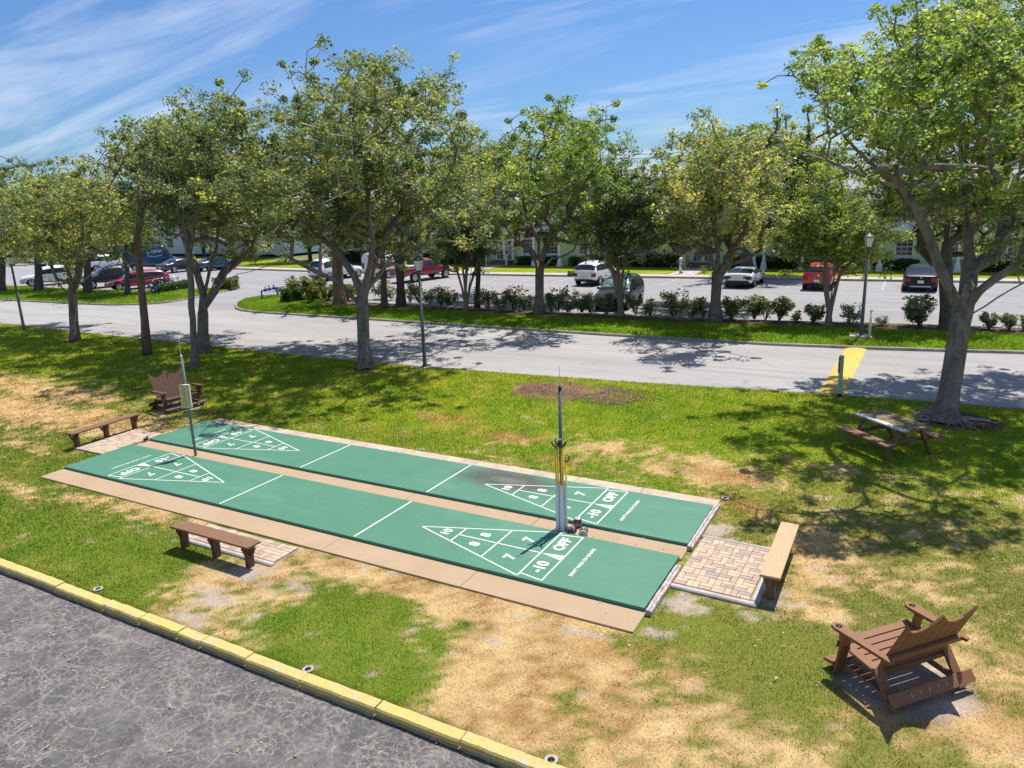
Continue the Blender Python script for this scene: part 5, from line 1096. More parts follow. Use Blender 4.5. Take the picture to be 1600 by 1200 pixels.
# planter with bicycles on the left island
pa = G(243, 460); pb = G(296, 450); pm = (pa+pb)/2; ang = math.atan2(pb[1]-pa[1], pb[0]-pa[0])
hedge('low_hedge', (pm[0], pm[1], .03), (4.0, .8, .55), ang, 'low clipped hedge in front of the parked bicycles', seed=4)
def bicycle():
    e = empty('bicycle', (0, 0, 0)); r = .33
    for x in (-.52, .52):
        pts = [np.array([x+r*math.cos(a), 0, r+r*math.sin(a)]) for a in np.linspace(0, 2*math.pi, 21)]
        V, Fs = tube_arrays(pts, [.022]*21, 5, False); mb = MB(); mb.add(V, Fs, True); wh = mb.build('wheel', M['rubber'], e)
        mb = MB()
        for k in range(6):
            a = k*math.pi/6; mb.tube([(x+.31*math.cos(a), 0, r+.31*math.sin(a)), (x-.31*math.cos(a), 0, r-.31*math.sin(a))], .004, 3)
        mb.build('spokes', M['chrome'], wh)
    mb = MB()
    for a, b in (((-.52, 0, .33), (-.18, 0, .78)), ((-.52, 0, .33), (-.05, 0, .30)), ((-.05, 0, .30), (-.2, 0, .85)), ((-.05, 0, .30), (.36, 0, .72)), ((-.18, 0, .78), (.35, 0, .80)), ((.52, 0, .33), (.34, 0, .95))): mb.tube([a, b], .02, 5)
    mb.build('frame', M['bluepipe'], e)
    mb = MB(); mb.box((-.21, 0, .90), (.26, .14, .06), None, .02); mb.build('saddle', M['dark'], e)
    mb = MB(); mb.tube([(.22, -.27, 1.02), (.34, -.1, 1.0), (.34, .1, 1.0), (.22, .27, 1.02)], .014, 5); mb.build('handlebar', M['chrome'], e)
    mb = MB(); mb.tube([(-.05, -.03, .30), (-.05, .03, .30)], .09, 10); mb.build('crank', M['chrome'], e)
    return e
bk0 = bicycle(); dirv = np.array([math.cos(ang), math.sin(ang)]); nrm = np.array([math.sin(ang), -math.cos(ang)])
for i, lb_ in enumerate(['leftmost bicycle by the red wagon, left of the low hedge', 'bicycle at the left end of the low hedge', 'bicycle second from the left behind the low hedge', 'bicycle in the middle behind the low hedge', 'bicycle behind the low hedge, right of the middle one', 'bicycle at the right end of the low hedge']):
    o = bk0 if i == 0 else copy_tree(bk0); f = (i-2.9)*.72; c = pm[:2]+dirv*f-nrm*(.75 if i else .1)
    o.location = (c[0], c[1], 0); o.rotation_euler = (0, 0, ang+R_(70)+(.15 if i % 2 else -.1)); tag(o, lb_, 'bicycle', 'bicycles parked behind the low hedge')

# ------------------------------------------------------------------ cars
def wheel(parent, x, y, r, wd, out):
    mb = MB(); s = out
    mb.tube([(x, y-s*wd/2, r), (x, y-s*wd*.42, r), (x, y+s*wd*.40, r), (x, y+s*wd*.5, r)], [r*.93, r, r, r*.93], 20); 
    t = mb.build('wheel', M['rubber'], parent)
    mb = MB(); mb.tube([(x, y+s*(wd*.5+.002), r), (x, y+s*(wd*.5+.012), r)], [r*.66, r*.62], 20); rim = mb.build('rim', M['chrome'], t)
    mb = MB()
    for k in range(5):
        a = k*2*math.pi/5+.3; c = (x+r*.40*math.cos(a), y+s*(wd*.5+.0135), r+r*.40*math.sin(a)); mb.tube([c, (c[0], c[1]+s*.004, c[2])], r*.13, 8)
    tag(mb.build('spoke_gap', M['dark'], t), kind='stuff')
def car(name, label, cat, loc, rz, st, wb, wr, halfw, pm_, ids, group='cars in the car park', glass=None, bumper=None, hl=None, extra=None, front_plate=False, tail=True):
    """st: stations (x, zb, wb, zbelt, wbelt, ztop, wtop); ids: dict station index -> kind for panels"""
    root = empty(name, loc, rz); tag(root, label, cat, group)
    V = []; rings = len(st)
    for (x, zb, w0, zbelt, w1, zt, w2) in st:
        zm = zb+(zbelt-zb)*.5
        half = [(0, zb), (w0*.8, zb), (w0, zb+.10), (max(w0, w1)*1.0, zm), (w1, zbelt), (w1+(w2-w1)*.86, zbelt+(zt-zbelt)*.80), (w2*.72, zt), (0, zt+.015)]
        ring_ = [(x, y, z) for y, z in half]+[(x, -y, z) for y, z in half[-2:0:-1]]
        V += ring_
    n = 14; Fs = []; mi = []
    for i in range(rings-1):
        for k in range(n):
            Fs.append((i*n+k, i*n+(k+1) % n, (i+1)*n+(k+1) % n, (i+1)*n+k))
            side = k if k < 7 else 13-k      # 0..6
            kind = ids.get(i, {}).get(side, 0)
            if side in (0,): kind = 6
            if side == 1: kind = 6
            mi.append(kind)
    Fs.append(tuple(range(n-1, -1, -1))); mi.append(6); Fs.append(tuple(range((rings-1)*n, rings*n))); mi.append(6)
    # end caps as grids: replace the big n-gons with strips
    Fs = Fs[:-2]; mi = mi[:-2]
    for base_, flip, capk in ((0, True, 'rear'), ((rings-1)*n, False, 'front')):
        for k in range(7):
            a, b = base_+k, base_+k+1; c, d = base_+(14-k) % 14, base_+(13-k)
            f = (a, b, d, c) if k not in (0, 6) else ((a, b, d) if k == 0 else (a, b, d if d != b else c, c))
            if k == 6: f = (base_+6, base_+7, base_+8)
            Fs.append(f if not flip else tuple(reversed(f))); mi.append(ids.get(capk, {}).get(k, 0))
    me = bpy.data.meshes.new('body'); me.from_pydata([tuple(v) for v in V], [], Fs); me.update(); me.polygons.foreach_set('material_index', mi)
    for _ in range(12): me.materials.append(pm_)
    bm = bmesh.new(); bm.from_mesh(me); bmesh.ops.recalc_face_normals(bm, faces=bm.faces[:]); bm.to_mesh(me); bm.free()
    tmp = bpy.data.objects.new('tmp', me); COL.objects.link(tmp); md = tmp.modifiers.new('s', 'SUBSURF'); md.levels = 2; md.render_levels = 2
    dg = bpy.context.evaluated_depsgraph_get(); me2 = bpy.data.meshes.new_from_object(tmp.evaluated_get(dg)); bpy.data.objects.remove(tmp)
    co = np.empty(len(me2.vertices)*3); me2.vertices.foreach_get('co', co); co = co.reshape(-1, 3); polys = [(p.material_index, tuple(p.vertices)) for p in me2.polygons]
    def sub(kind_f, nm, m_, off=0.0):
        fs = [f for k, f in polys if kind_f(k)]
        if not fs: return
        # connected components
        parent_ = {}
        def find(a):
            while parent_[a] != a: parent_[a] = parent_[parent_[a]]; a = parent_[a]
            return a
        for f in fs:
            for v in f: parent_.setdefault(v, v)
        for f in fs:
            r0 = find(f[0])
            for v in f[1:]: parent_[find(v)] = r0
        comps = {}
        for f in fs: comps.setdefault(find(f[0]), []).append(f)
        if nm == 'body': comps = {0: fs}
        for cf in comps.values():
            vs = sorted({v for f in cf for v in f}); ix = {v: i for i, v in enumerate(vs)}
            m_e = np_mesh(nm, co[vs], [[ix[v] for v in f] for f in cf], m_, True); link(nm, m_e, root)
    sub(lambda k: k == 0, 'body', pm_); sub(lambda k: k == 6, 'lower_trim', bumper or M['dark'])
    g = glass or M['carglass']
    sub(lambda k: k == 1, 'windscreen', g); sub(lambda k: k == 2, 'side_window', M['carglass']); sub(lambda k: k == 3, 'rear_window', M['carglass'])
    sub(lambda k: k == 4, 'headlight', hl or M['headlight']); sub(lambda k: k == 5, 'tail_light', M['taillight']); sub(lambda k: k == 7, 'grille', M['dark']); sub(lambda k: k == 8, 'pillar', M['dark'])
    for x in wb:
        for s in (-1, 1): wheel(root, x, s*(halfw-.125), wr, .22, s)
    xr = st[0][0]; mb = MB(); mb.box((xr-.045, 0, .62 if cat != 'van' else .8), (.02, .32, .16), None, .003); mb.build('licence_plate', M['plate'], root)
    xw = [s for i, s in enumerate(st) if 1 in ids.get(i, {}).values()]
    if xw:
        s0 = xw[-1]
        for s in (-1, 1):
            mb = MB(); mb.box((s0[0]-.25 if False else s0[0]+.25, s*(halfw+.07), s0[3]+.06), (.10, .16, .13), None, .03); mb.build('wing_mirror', pm_, root)
    if extra: extra(root)
    return root
def st_suv(L=4.6, W=.92, H=1.68, belt=1.02, bump=.30, hood=.98, rear_rake=.35):
    h = L/2; fx = h-.85; rx = -h+.85; r = .42
    S = []
    def a(x, zb, w0, zbelt, w1, zt, w2): S.append((x, zb, w0*W, zbelt, w1*W, zt, w2*W))
    a(-h, .42, .80, belt-.12, .84, belt-.04, .80)           # 0 tail
    a(-h+.06, .30, .92, belt, .93, belt+.06, .86)           # 1
    a(-h+rear_rake, .30, .97, belt, .97, H-.08, .74)        # 2 roof rear
    a(rx-.02, .72, 1.0, belt, .98, H-.02, .76)              # 3 arch
    a(rx+.42, .30, 1.0, belt, .98, H, .78)                  # 4
    a(-.25, .26, 1.0, belt, .98, H, .79)                    # 5
    a(-.13, .26, 1.0, belt, .98, H, .79)                    # 6
    a(.55, .26, 1.0, belt-.02, .98, H-.06, .78)             # 7 roof front
    a(1.18, .30, 1.0, belt-.03, .97, belt+.06, .90)         # 8 cowl
    a(fx-.38, .32, 1.0, hood-.04, .96, hood+.03, .86)       # 9
    a(fx+.04, .72, 1.0, hood-.08, .95, hood, .84)           # 10 arch
    a(fx+.44, .30, .98, hood-.14, .92, hood-.05, .82)       # 11
    a(h-.06, .28, .90, hood-.30, .84, hood-.20, .76)        # 12
    a(h, .36, .80, hood-.38, .76, hood-.32, .68)            # 13
    ids = {1: {5: 3, 6: 3}, 2: {4: 2}, 3: {4: 2}, 4: {4: 2}, 5: {4: 8}, 6: {4: 2}, 7: {5: 1, 6: 1, 4: 2}, 11: {3: 4}, 'front': {2: 7, 3: 7, 1: 6, 0: 6}, 'rear': {0: 6, 1: 6, 2: 0}, 0: {3: 5}}
    return S, ids, (rx-.02, fx+.04)
def st_sedan(L=4.7, W=.92, H=1.42):
    return _low(L, W, H, .92, .80, .9)
def _low(L, W, H, belt, hood, deck):
    h = L/2; fx = h-.88; rx = -h+.95; S = []
    def a(x, zb, w0, zbelt, w1, zt, w2): S.append((x, zb, w0*W, zbelt, w1*W, zt, w2*W))
    a(-h, .36, .80, deck-.12, .84, deck-.04, .80); a(-h+.07, .24, .93, deck, .93, deck+.03, .86); a(-h+.55, .24, .97, deck, .97, deck+.07, .84)
    a(rx, .66, 1.0, belt, .98, deck+.22, .78); a(rx+.42, .24, 1.0, belt, .97, H-.04, .72); a(-.20, .22, 1.0, belt, .97, H, .74); a(-.08, .22, 1.0, belt, .97, H, .74)
    a(.40, .22, 1.0, belt-.02, .97, H-.05, .73); a(1.05, .24, 1.0, belt-.05, .96, hood+.12, .86); a(fx-.38, .26, 1.0, hood, .95, hood+.06, .82); a(fx+.02, .66, 1.0, hood-.05, .95, hood, .8)
    a(fx+.42, .24, .97, hood-.12, .9, hood-.06, .76); a(h-.06, .22, .88, hood-.26, .80, hood-.18, .7); a(h, .30, .75, hood-.34, .7, hood-.28, .6)
    ids = {2: {5: 3, 6: 3}, 3: {4: 2, 5: 3, 6: 3}, 4: {4: 2}, 5: {4: 8}, 6: {4: 2}, 7: {5: 1, 6: 1, 4: 2}, 11: {3: 4}, 'front': {2: 7, 3: 7, 1: 6, 0: 6}, 'rear': {0: 6, 1: 6}, 0: {3: 5}}
    return S, ids, (rx, fx+.02)
def st_pickup(L=5.5, W=.96, H=1.80):
    h = L/2; fx = h-.92; rx = -h+1.15; S = []; bd_ = 1.12
    def a(x, zb, w0, zbelt, w1, zt, w2): S.append((x, zb, w0*W, zbelt, w1*W, zt, w2*W))
    a(-h, .55, .85, bd_-.08, .90, bd_-.02, .88); a(-h+.05, .48, .96, bd_, .97, bd_+.02, .9); a(rx-.5, .46, 1, bd_, .99, bd_+.02, .9); a(rx, .84, 1, bd_, .99, bd_+.02, .9); a(rx+.5, .46, 1, bd_, .99, bd_+.02, .9)
    a(-.95, .44, 1, bd_, .99, bd_+.03, .9); a(-.90, .44, 1, bd_, .98, H-.1, .76); a(-.70, .44, 1, bd_, .98, H-.01, .78); a(.05, .42, 1, bd_, .98, H, .79); a(.17, .42, 1, bd_, .98, H, .79)
    a(.62, .42, 1, bd_, .98, H-.07, .78); a(1.15, .44, 1, bd_-.02, .97, bd_+.08, .9); a(fx-.5, .46, 1, bd_-.06, .97, bd_+.02, .86); a(fx, .84, 1, bd_-.10, .97, bd_-.02, .86); a(fx+.5, .46, .98, bd_-.16, .93, bd_-.07, .82)
    a(h-.05, .44, .92, bd_-.28, .88, bd_-.2, .8); a(h, .5, .85, bd_-.36, .8, bd_-.3, .7)
    ids = {2: {6: 7}, 3: {6: 7}, 4: {6: 7}, 1: {6: 7}, 5: {6: 3, 5: 3}, 7: {4: 2}, 8: {4: 8}, 9: {4: 2}, 10: {5: 1, 6: 1, 4: 2}, 14: {3: 4}, 'front': {2: 7, 3: 7}, 'rear': {0: 6}, 0: {3: 5}}
    return S, ids, (rx, fx)
def st_van(L=5.9, W=1.02, H=2.65):
    h = L/2; fx = h-.95; rx = -h+1.1; S = []; bt = 1.35
    def a(x, zb, w0, zbelt, w1, zt, w2): S.append((x, zb, w0*W, zbelt, w1*W, zt, w2*W))
    a(-h, .5, .92, bt, .95, H-.06, .86); a(-h+.05, .4, .98, bt, .99, H, .9); a(rx-.45, .38, 1, bt, 1, H+.02, .9); a(rx, .8, 1, bt, 1, H+.02, .9); a(rx+.45, .38, 1, bt, 1, H+.02, .9)
    a(.9, .36, 1, bt, 1, H+.02, .9); a(1.0, .36, 1, bt, 1, H+.01, .9); a(1.45, .36, 1, bt, .99, H-.12, .86); a(fx-.30, .38, 1, bt, .98, 1.75, .88); a(fx+.02, .8, 1, 1.2, .97, 1.38, .88); a(fx+.42, .38, .98, 1.05, .94, 1.2, .84)
    a(h-.05, .36, .93, .85, .86, .98, .78); a(h, .42, .85, .75, .8, .85, .7)
    ids = {6: {4: 2}, 7: {5: 1, 6: 1, 4: 2}, 8: {5: 1, 6: 1}, 10: {3: 4}, 'front': {2: 7, 3: 7}, 'rear': {0: 6}, 0: {3: 5}}
    return S, ids, (rx, fx+.02)
UPR = R_(90)
S, I, WBs = st_suv(4.55, .92, 1.66); car('parked_car', 'white SUV seen from behind, beyond the dark minivan', 'car', (-10.0, 40.6, -.045), R_(90), S, WBs, .36, .92, paint('white_paint_car', (.80, .81, .82)), I)
S, I, WBs = st_suv(4.9, .97, 1.72, 1.04, .3, .98, .22); car('parked_minivan', 'dark grey minivan facing the road behind the multi-stemmed tree', 'minivan', (-4.35, 30.35, -.045), R_(-84), S, WBs, .34, .97, mat('dark_grey_paint', (.022, .026, .034), .32, .4, coat=.15), I, glass=M['carglass_sun'])
def vette(root):
    mb = MB(); mb.box((-2.27, 0, .38), (.06, 1.5, .26), None, .02); mb.build('rear_diffuser', M['dark'], root)
    for s in (-1, 1):
        mb = MB(); mb.box((-2.285, s*.62, .72), (.03, .46, .12), None, .02); mb.build('tail_light', M['dark'], root)
    mb = MB(); mb.beam((-2.2, -.85, .93), (-2.2, .85, .93), .16, .03); mb.build('spoiler', M['carwhite'], root)
M['carwhite'] = paint('gloss_white', (.82, .83, .84))
S, I, WBs = _low(4.5, .97, 1.24, .86, .72, .86); car('sports_car', 'low white sports car seen from behind', 'sports car', (.35, 41.7, -.045), R_(89), S, WBs, .35, .97, M['carwhite'], I, extra=vette)
S, I, WBs = st_suv(4.3, .90, 1.62); car('parked_car', 'bright red car partly behind the bright green tree', 'car', (5.15, 41.5, -.045), R_(90), S, WBs, .35, .90, paint('red_paint', (.55, .012, .022)), I)
def bmw(root):
    mb = MB(); mb.box((-2.37, 0, .34), (.05, 1.1, .07), None, .01); mb.build('bumper_trim', M['chrome'], root)
    mb = MB(); mb.tube([(-2.40, 0, .86), (-2.415, 0, .86)], .05, 12); mb.build('badge', M['chrome'], root)
S, I, WBs = _low(4.75, .94, 1.46, .96, .84, .96); car('parked_car', 'glossy black car seen from behind, left of the biggest tree', 'car', (10.75, 42.4, -.045), R_(91), S, WBs, .35, .94, mat('black_paint', (.008, .009, .011), .35, .35), I, extra=bmw)
def cargo(root):
    mb = MB(); mb.box((-1.7, .1, 1.22), (1.3, 1.2, .22), None, .08); mb.build('cargo_cover', M['chrome'], root)
    mb = MB(); mb.box((-2.2, -.35, 1.26), (.5, .7, .3), None, .1); mb.build('cargo_bag', mat('lime_bag', (.45, .5, .03), .7, .2), root)
    mb = MB(); mb.box((-2.80, 0, .55), (.14, 1.7, .14), None, .03); mb.build('rear_bumper', M['chrome'], root)
S, I, WBs = st_pickup(5.5); car('pickup_truck', 'dark red pickup truck with a loaded bed', 'pickup truck', (-24.9, 39.6, -.045), R_(78), S, WBs, .39, .96, paint('dark_red_paint', (.25, .012, .022)), I, extra=cargo)
S, I, WBs = st_suv(4.9, .97, 1.85); car('parked_car', 'white SUV with dark rear bumper, seen between the big tree limbs', 'car', (-33.4, 38.9, -.045), R_(84), S, WBs, .38, .97, M['carwhite'], I)
S, I, WBs = st_van(5.4, 1.0, 2.2); car('delivery_van', 'white van mostly hidden behind the big left tree', 'van', (-29.4, 41.3, -.045), R_(90), S, WBs, .36, 1.0, M['carwhite'], I)
S, I, WBs = st_suv(4.75, .95, 1.70); car('parked_car', 'white SUV side-on at the left edge', 'car', (-58.6, 28.9, -.045), R_(-113), S, WBs, .38, .95, M['carwhite'], I)
S, I, WBs = st_pickup(5.4); car('pickup_truck', 'dark grey pickup truck left of the red wagon', 'pickup truck', (-50.2, 29.3, -.045), R_(-108), S, WBs, .39, .96, mat('slate_paint', (.03, .038, .048), .32, .4, coat=.15), I)
S, I, WBs = st_suv(4.8, .92, 1.48, .92, .3, .84, .5); car('parked_car', 'red station wagon by the bicycles', 'car', (-46.1, 28.9, -.045), R_(-112), S, WBs, .34, .92, paint('crimson_paint', (.32, .012, .03)), I, hl=M['amber'])
M['vanpaint'] = paint('deep_blue_van_paint', (.012, .055, .12))
def prime(root):
    me = text_mesh('prime', .62, .004); me.materials.clear(); me.materials.append(M['plate']); o = link('lettering', me, root); o.location = (.25, -1.035, 2.02); o.rotation_euler = (R_(90-4), 0, 0)
    pts = [np.array([x_, -1.033, 1.62-.16*math.cos((x_-.25)/.75*1.2)]) for x_ in np.linspace(-.5, 1.0, 9)]
    mb = MB(); V, Fs = tube_arrays(pts, [.025+.02*math.sin(k/8*3.14) for k in range(9)], 5); mb.add(V, Fs); mb.build('smile_mark', mat('light_blue_mark', (.05, .35, .6), .5, .3), root)
S, I, WBs = st_van(5.9); car('delivery_van', 'dark blue delivery van with white lettering', 'van', (-62.6, 42.2, -.045), R_(58), S, WBs, .37, 1.02, M['vanpaint'], I, extra=prime)
S, I, WBs = st_sedan(4.6); car('parked_car', 'dark car just right of the blue delivery van', 'car', (-56.6, 41.0, -.045), R_(90), S, WBs, .34, .92, paint('charcoal_paint', (.03, .035, .04)), I)
S, I, WBs = st_sedan(4.6); car('parked_car', 'blue car behind the twin-limbed tree', 'car', (-54.0, 43.4, -.045), R_(84), S, WBs, .34, .92, paint('blue_paint', (.02, .07, .16)), I)
for i, (u, v, lb_) in enumerate([(22, 412, 'farther white car at the far left, left of the others'), (75, 414, 'farther white car second from the left edge'), (150, 420, 'farther white car above the grey pickup')]):
    q = G(u, v+3); S, I, WBs = st_suv(4.7, .93, 1.75); car('parked_car', lb_, 'car', (q[0], q[1]+1.5, -.045), R_([60, 90, 75][i]), S, WBs, .36, .93, M['carwhite'], I)

# ------------------------------------------------------------------ the long building
YB = 52.6
bld = empty('apartment_building', (0, YB, 0)); tag(bld, 'long two-storey building, pale green below and pale blue above, white trim', 'building')
def bpart(name, c, size, m, bev=0.0):
    mb = MB(); mb.box(c, size, None, bev); return mb.build(name, m, bld)
X0_, X1_ = -47, 34; LC = (X0_+X1_)/2; LL = X1_-X0_
bpart('ground_floor_wall', (LC, 4, 1.5), (LL, 8, 3.1), M['wall_green'])
bpart('upper_wall', (LC, 4.02, 4.5), (LL-.1, 8-.1, 2.7), M['wall_blue'])
bpart('floor_band', (LC, -.02, 3.14), (LL+.06, .14, .30), M['white'])
bpart('sill_band', (LC, -.02, 1.06), (LL+.04, .07, .12), M['white'])
bpart('fascia', (LC, 3.9, 5.93), (LL+.9, 9.2, .2), M['white'])
mb = MB(); xa, xb = X0_-.6, X1_+.6; mb.add([(xa, -.8, 6.03), (xb, -.8, 6.03), (xb, 8.8, 6.03), (xa, 8.8, 6.03), (xa+4.5, 4, 8.35), (xb-4.5, 4, 8.35)], [(0, 1, 5, 4), (2, 3, 4, 5), (1, 2, 5), (3, 0, 4)]); mb.build('roof', M['roof'], bld)
def siding(z0, z1, m, nm, y=-.001):
    z = z0
    while z < z1:
        mb = MB(); mb.add([(X0_+.02, -.004, z), (X1_-.02, -.004, z), (X1_-.02, -.004-.0, z+.185), (X0_+.02, -.004, z+.185)], [(0, 1, 2, 3)])
        V = [(X0_+.02, -.030, z), (X1_-.02, -.030, z), (X1_-.02, -.006, z+.19), (X0_+.02, -.006, z+.19), (X0_+.02, .0, z), (X1_-.02, .0, z)]
        mb = MB(); mb.add(V, [(0, 1, 2, 3), (4, 5, 1, 0)]); mb.build(nm, m, bld); z += .20
siding(.06, .98, M['wall_green'], 'siding_board'); siding(1.16, 2.98, M['wall_green'], 'siding_board'); siding(3.32, 5.75, M['wall_blue'], 'siding_board')
def window(x, z, w_, h_, box=True):
    fr_ = empty('window', (x, 0, z)); fr_.parent = bld
    mb = MB(); t = .10
    mb.box((0, -.06, h_/2+t/2), (w_+2*t, .10, t)); mb.box((0, -.06, -h_/2-t/2), (w_+2*t, .10, t)); mb.box((-w_/2-t/2, -.06, 0), (t, .10, h_-.002)); mb.box((w_/2+t/2, -.06, 0), (t, .10, h_-.002)); mb.build('frame', M['white'], fr_)
    mb = MB(); mb.box((0, -.035, 0), (w_, .01, h_)); mb.build('pane', M['glass'], fr_)
    mb = MB()
    for k in (1, 2): mb.box((-w_/2+w_*k/3, -.05, 0), (.025, .02, h_-.004))
    for k in (1, 2, 3): mb.box((0, -.054, -h_/2+h_*k/4), (w_-.004, .02, .028 if k != 2 else .05))
    mb.build('glazing_bars', M['white'], fr_)
    if box: mb = MB(); mb.box((0, -.14, -h_/2-.17), (w_+.5, .24, .12), None, .01); mb.build('sill', M['white'], fr_)
    return fr_
for x in [-44, -41.5, -37.5, -34.6, -30.5, -27.4, -21.8, -19.3, -16.0, -12.9, -10.2, -2.4, .9, 3.9, 6.6, 9.55, 13.0, 16.5, 20.5, 25, 29]:
    window(x, 1.74, 1.06, 1.36)
for x in np.arange(-45, 32, 3.1): window(float(x), 4.55, 1.0, 1.3, False)
def entry(x):
    d = empty('entrance', (x, 0, 0)); d.parent = bld
    mb = MB(); mb.box((0, -.07, 1.28), (2.3, .10, 2.5)); mb.build('surround', M['white'], d)
    for s in (-1, 1):
        mb = MB(); mb.box((s*.46, -.13, 1.42), (.62, .02, 1.7)); mb.build('door_glass', M['glass'], d)
        mb = MB()
        for k in range(1, 4): mb.box((s*.46, -.148, .57+k*.425), (.62, .012, .03))
        mb.box((s*.46, -.150, 1.42), (.03, .012, 1.7)); mb.build('door_bars', M['white'], d)
for x in (-24.4, -5.3): entry(x)
for x in (-24.4, -5.3):
    st_ = empty('entrance_steps', (x, YB-.1, 0)); tag(st_, 'brick entrance steps with white railings '+('behind the dark multi-stemmed tree' if x < -10 else 'left of the broad tree'), 'steps')
    for k in range(3):
        mb = MB(); mb.box((0, -.45-k*.30, .40-k*.13), (2.0, .9-.3*0, .12), None, .01); mb.build('step', M['stepbrick'] if 'stepbrick' in M else M.setdefault('stepbrick', mat('brown_brick', (.22, .13, .10), .9, .1)), st_)
    for s in (-1, 1):
        mb = MB(); mb.box((s*1.1, -1.6, .55), (.12, .12, 1.1), None, .01); mb.beam((s*1.1, -1.6, 1.02), (s*1.1, -.1, 1.45), .08, .08); mb.box((s*1.1, -.15, .95), (.09, .09, 1.0)); mb.build('railing', M['white'], st_)
    flat('walkway', [(x-1.0, float(iy(LF, x))+1.5), (x+1.0, float(iy(LF, x))+1.5), (x+1.0, YB-1.0), (x-1.0, YB-1.0)], .088, M['conc'])
# balcony deck on white posts; balustrade
dk = empty('balcony', (0, YB, 0)); tag(dk, 'white balcony deck and rail along the upper floor', 'balcony')
def dpart(nm, c, s_): mb = MB(); mb.box(c, s_); mb.build(nm, M['white'], dk)
dpart('deck', (LC, -.9, 3.12), (LL-2, 1.62, .20)); dpart('top_rail', (LC, -1.66, 4.15), (LL-2, .07, .07)); dpart('bottom_rail', (LC, -1.66, 3.34), (LL-2, .05, .05))
mb = MB()
for x in np.arange(X0_+1.1, X1_-1.1, .16): mb.box((x, -1.66, 3.745), (.035, .03, .75))
o = mb.build('baluster', M['white'], dk); o['kind'] = 'stuff'
for i, (x, lb_) in enumerate([(-17.9, 'white flared post right of the tree with the curved limb'), (-15.1, 'white flared post left of the white SUV'), (-13.5, 'thin white post behind the white SUV'), (-6.6, 'white post left of the double doors'), (-.9, 'left post of the white pair above the sports car'), (-.15, 'right post of the white pair above the sports car'), (2.7, 'single white post between sports car and red car'), (7.3, 'left post of the white pair left of the black car'), (8.05, 'right post of the white pair left of the black car'), (13.0, 'white post behind the biggest tree'), (-20.5, 'white post behind the curved limb tree'), (-35.8, 'white post far left of the red pickup'), (-38.6, 'white post at the left part of the building')]):
    e = empty('porch_post', (x, YB-1.45, 0)); tag(e, lb_, 'post', 'white porch posts')
    mb = MB(); mb.box((0, 0, 1.87), (.20, .20, 2.30)); mb.build('shaft', M['white'], e)
    mb = MB(); mb.add([(sx_*r_, sy_*r_, z_) for z_, r_ in ((.06, .24), (.50, .17), (.72, .13)) for sx_, sy_ in ((-1, -1), (1, -1), (1, 1), (-1, 1))], [(a*4+k, a*4+(k+1) % 4, (a+1)*4+(k+1) % 4, (a+1)*4+k) for a in range(2) for k in range(4)]+[(8, 9, 10, 11)]); mb.build('base', M['white'], e)
mb = MB(); q = G(1063, 429); mb.tube([(q[0], q[1], .06), (q[0], q[1], 1.1)], .09, 10); mb.tube([(q[0], q[1], 1.1), (q[0], q[1], 1.2), (q[0], q[1], 1.32)], [.14, .17, .05], 12); tag(mb.build('bollard', M['white']), 'white bollard with a round cap on the pavement by the double doors', 'bollard')
for i, (xa, xb, h_, lb_) in enumerate([(-46, -40.5, 1.1, 'hedge at the left end of the building'), (-33.5, -30, 1.2, 'dark hedge behind the white SUV and tree limbs'), (-30.2, -26.3, 1.25, 'dark hedge right of the red pickup'), (-22.7, -18.6, .75, 'low hedge right of the left entrance steps'), (-17.3, -10.5, .8, 'long hedge behind the white SUV'), (-10.2, -6.9, 1.05, 'thick dark hedge left of the double doors'), (-3.4, 1.9, .9, 'hedge behind the white sports car'), (2.1, 6.3, .8, 'hedge behind the red car'), (6.6, 10.6, .75, 'hedge left of the black car'), (13.4, 18, .85, 'hedge right of the biggest trunk'), (18.2, 26, .9, 'hedge at the far right of the building')]):
    hedge('clipped_hedge', ((xa+xb)/2, YB-.62, .06), (xb-xa, .9, h_), 0, lb_, seed=20+i, leaf=.16, dens=110, group='hedges along the building')
def spiky(p, lb_):
    e = empty('spiky_plant', (p[0], p[1], .06)); tag(e, lb_, 'plant'); rg = random.Random(3); mb = MB()
    for k in range(46):
        a = rg.uniform(0, 6.28); el = rg.uniform(.25, 1.35); L = rg.uniform(.6, .95); d = Vector((math.cos(a)*math.cos(el), math.sin(a)*math.cos(el), math.sin(el))); s = d.cross(Vector((0, 0, 1))).normalized()*.03
        m_ = d*L*.6; e_ = d*L-Vector((0, 0, .15)); mb.add([(0, 0, 0), m_-s, e_, m_+s], [(0, 1, 2, 3)])
    o = mb.build('leaves', LEAFH, e); at = o.data.attributes.new('tint', 'FLOAT', 'POINT'); at.data.foreach_set('value', np.full(len(o.data.vertices), .8, dtype=np.float32))
spiky(G(1100, 428), 'spiky leafed plant right of the double doors')
# second building glimpsed at the far left
b2 = empty('apartment_building', (-86, 62, 0)); tag(b2, 'pale two-storey building far behind the left car park', 'building')
mb = MB(); mb.box((0, 5, 2.9), (46, 10, 5.8)); mb.build('wall', M['wall_blue'], b2)
mb = MB(); mb.add([(-24, -1, 5.85), (24, -1, 5.85), (24, 11, 5.85), (-24, 11, 5.85), (-19, 5, 8.2), (19, 5, 8.2)], [(0, 1, 5, 4), (2, 3, 4, 5), (1, 2, 5), (3, 0, 4), (3, 2, 1, 0)]); mb.build('roof', M['roof'], b2)
for x in range(-20, 21, 4):
    for z in (1.6, 4.4): mb = MB(); mb.box((x, -.03, z), (1.2, .06, 1.3)); mb.build('window', M['glass'], b2)
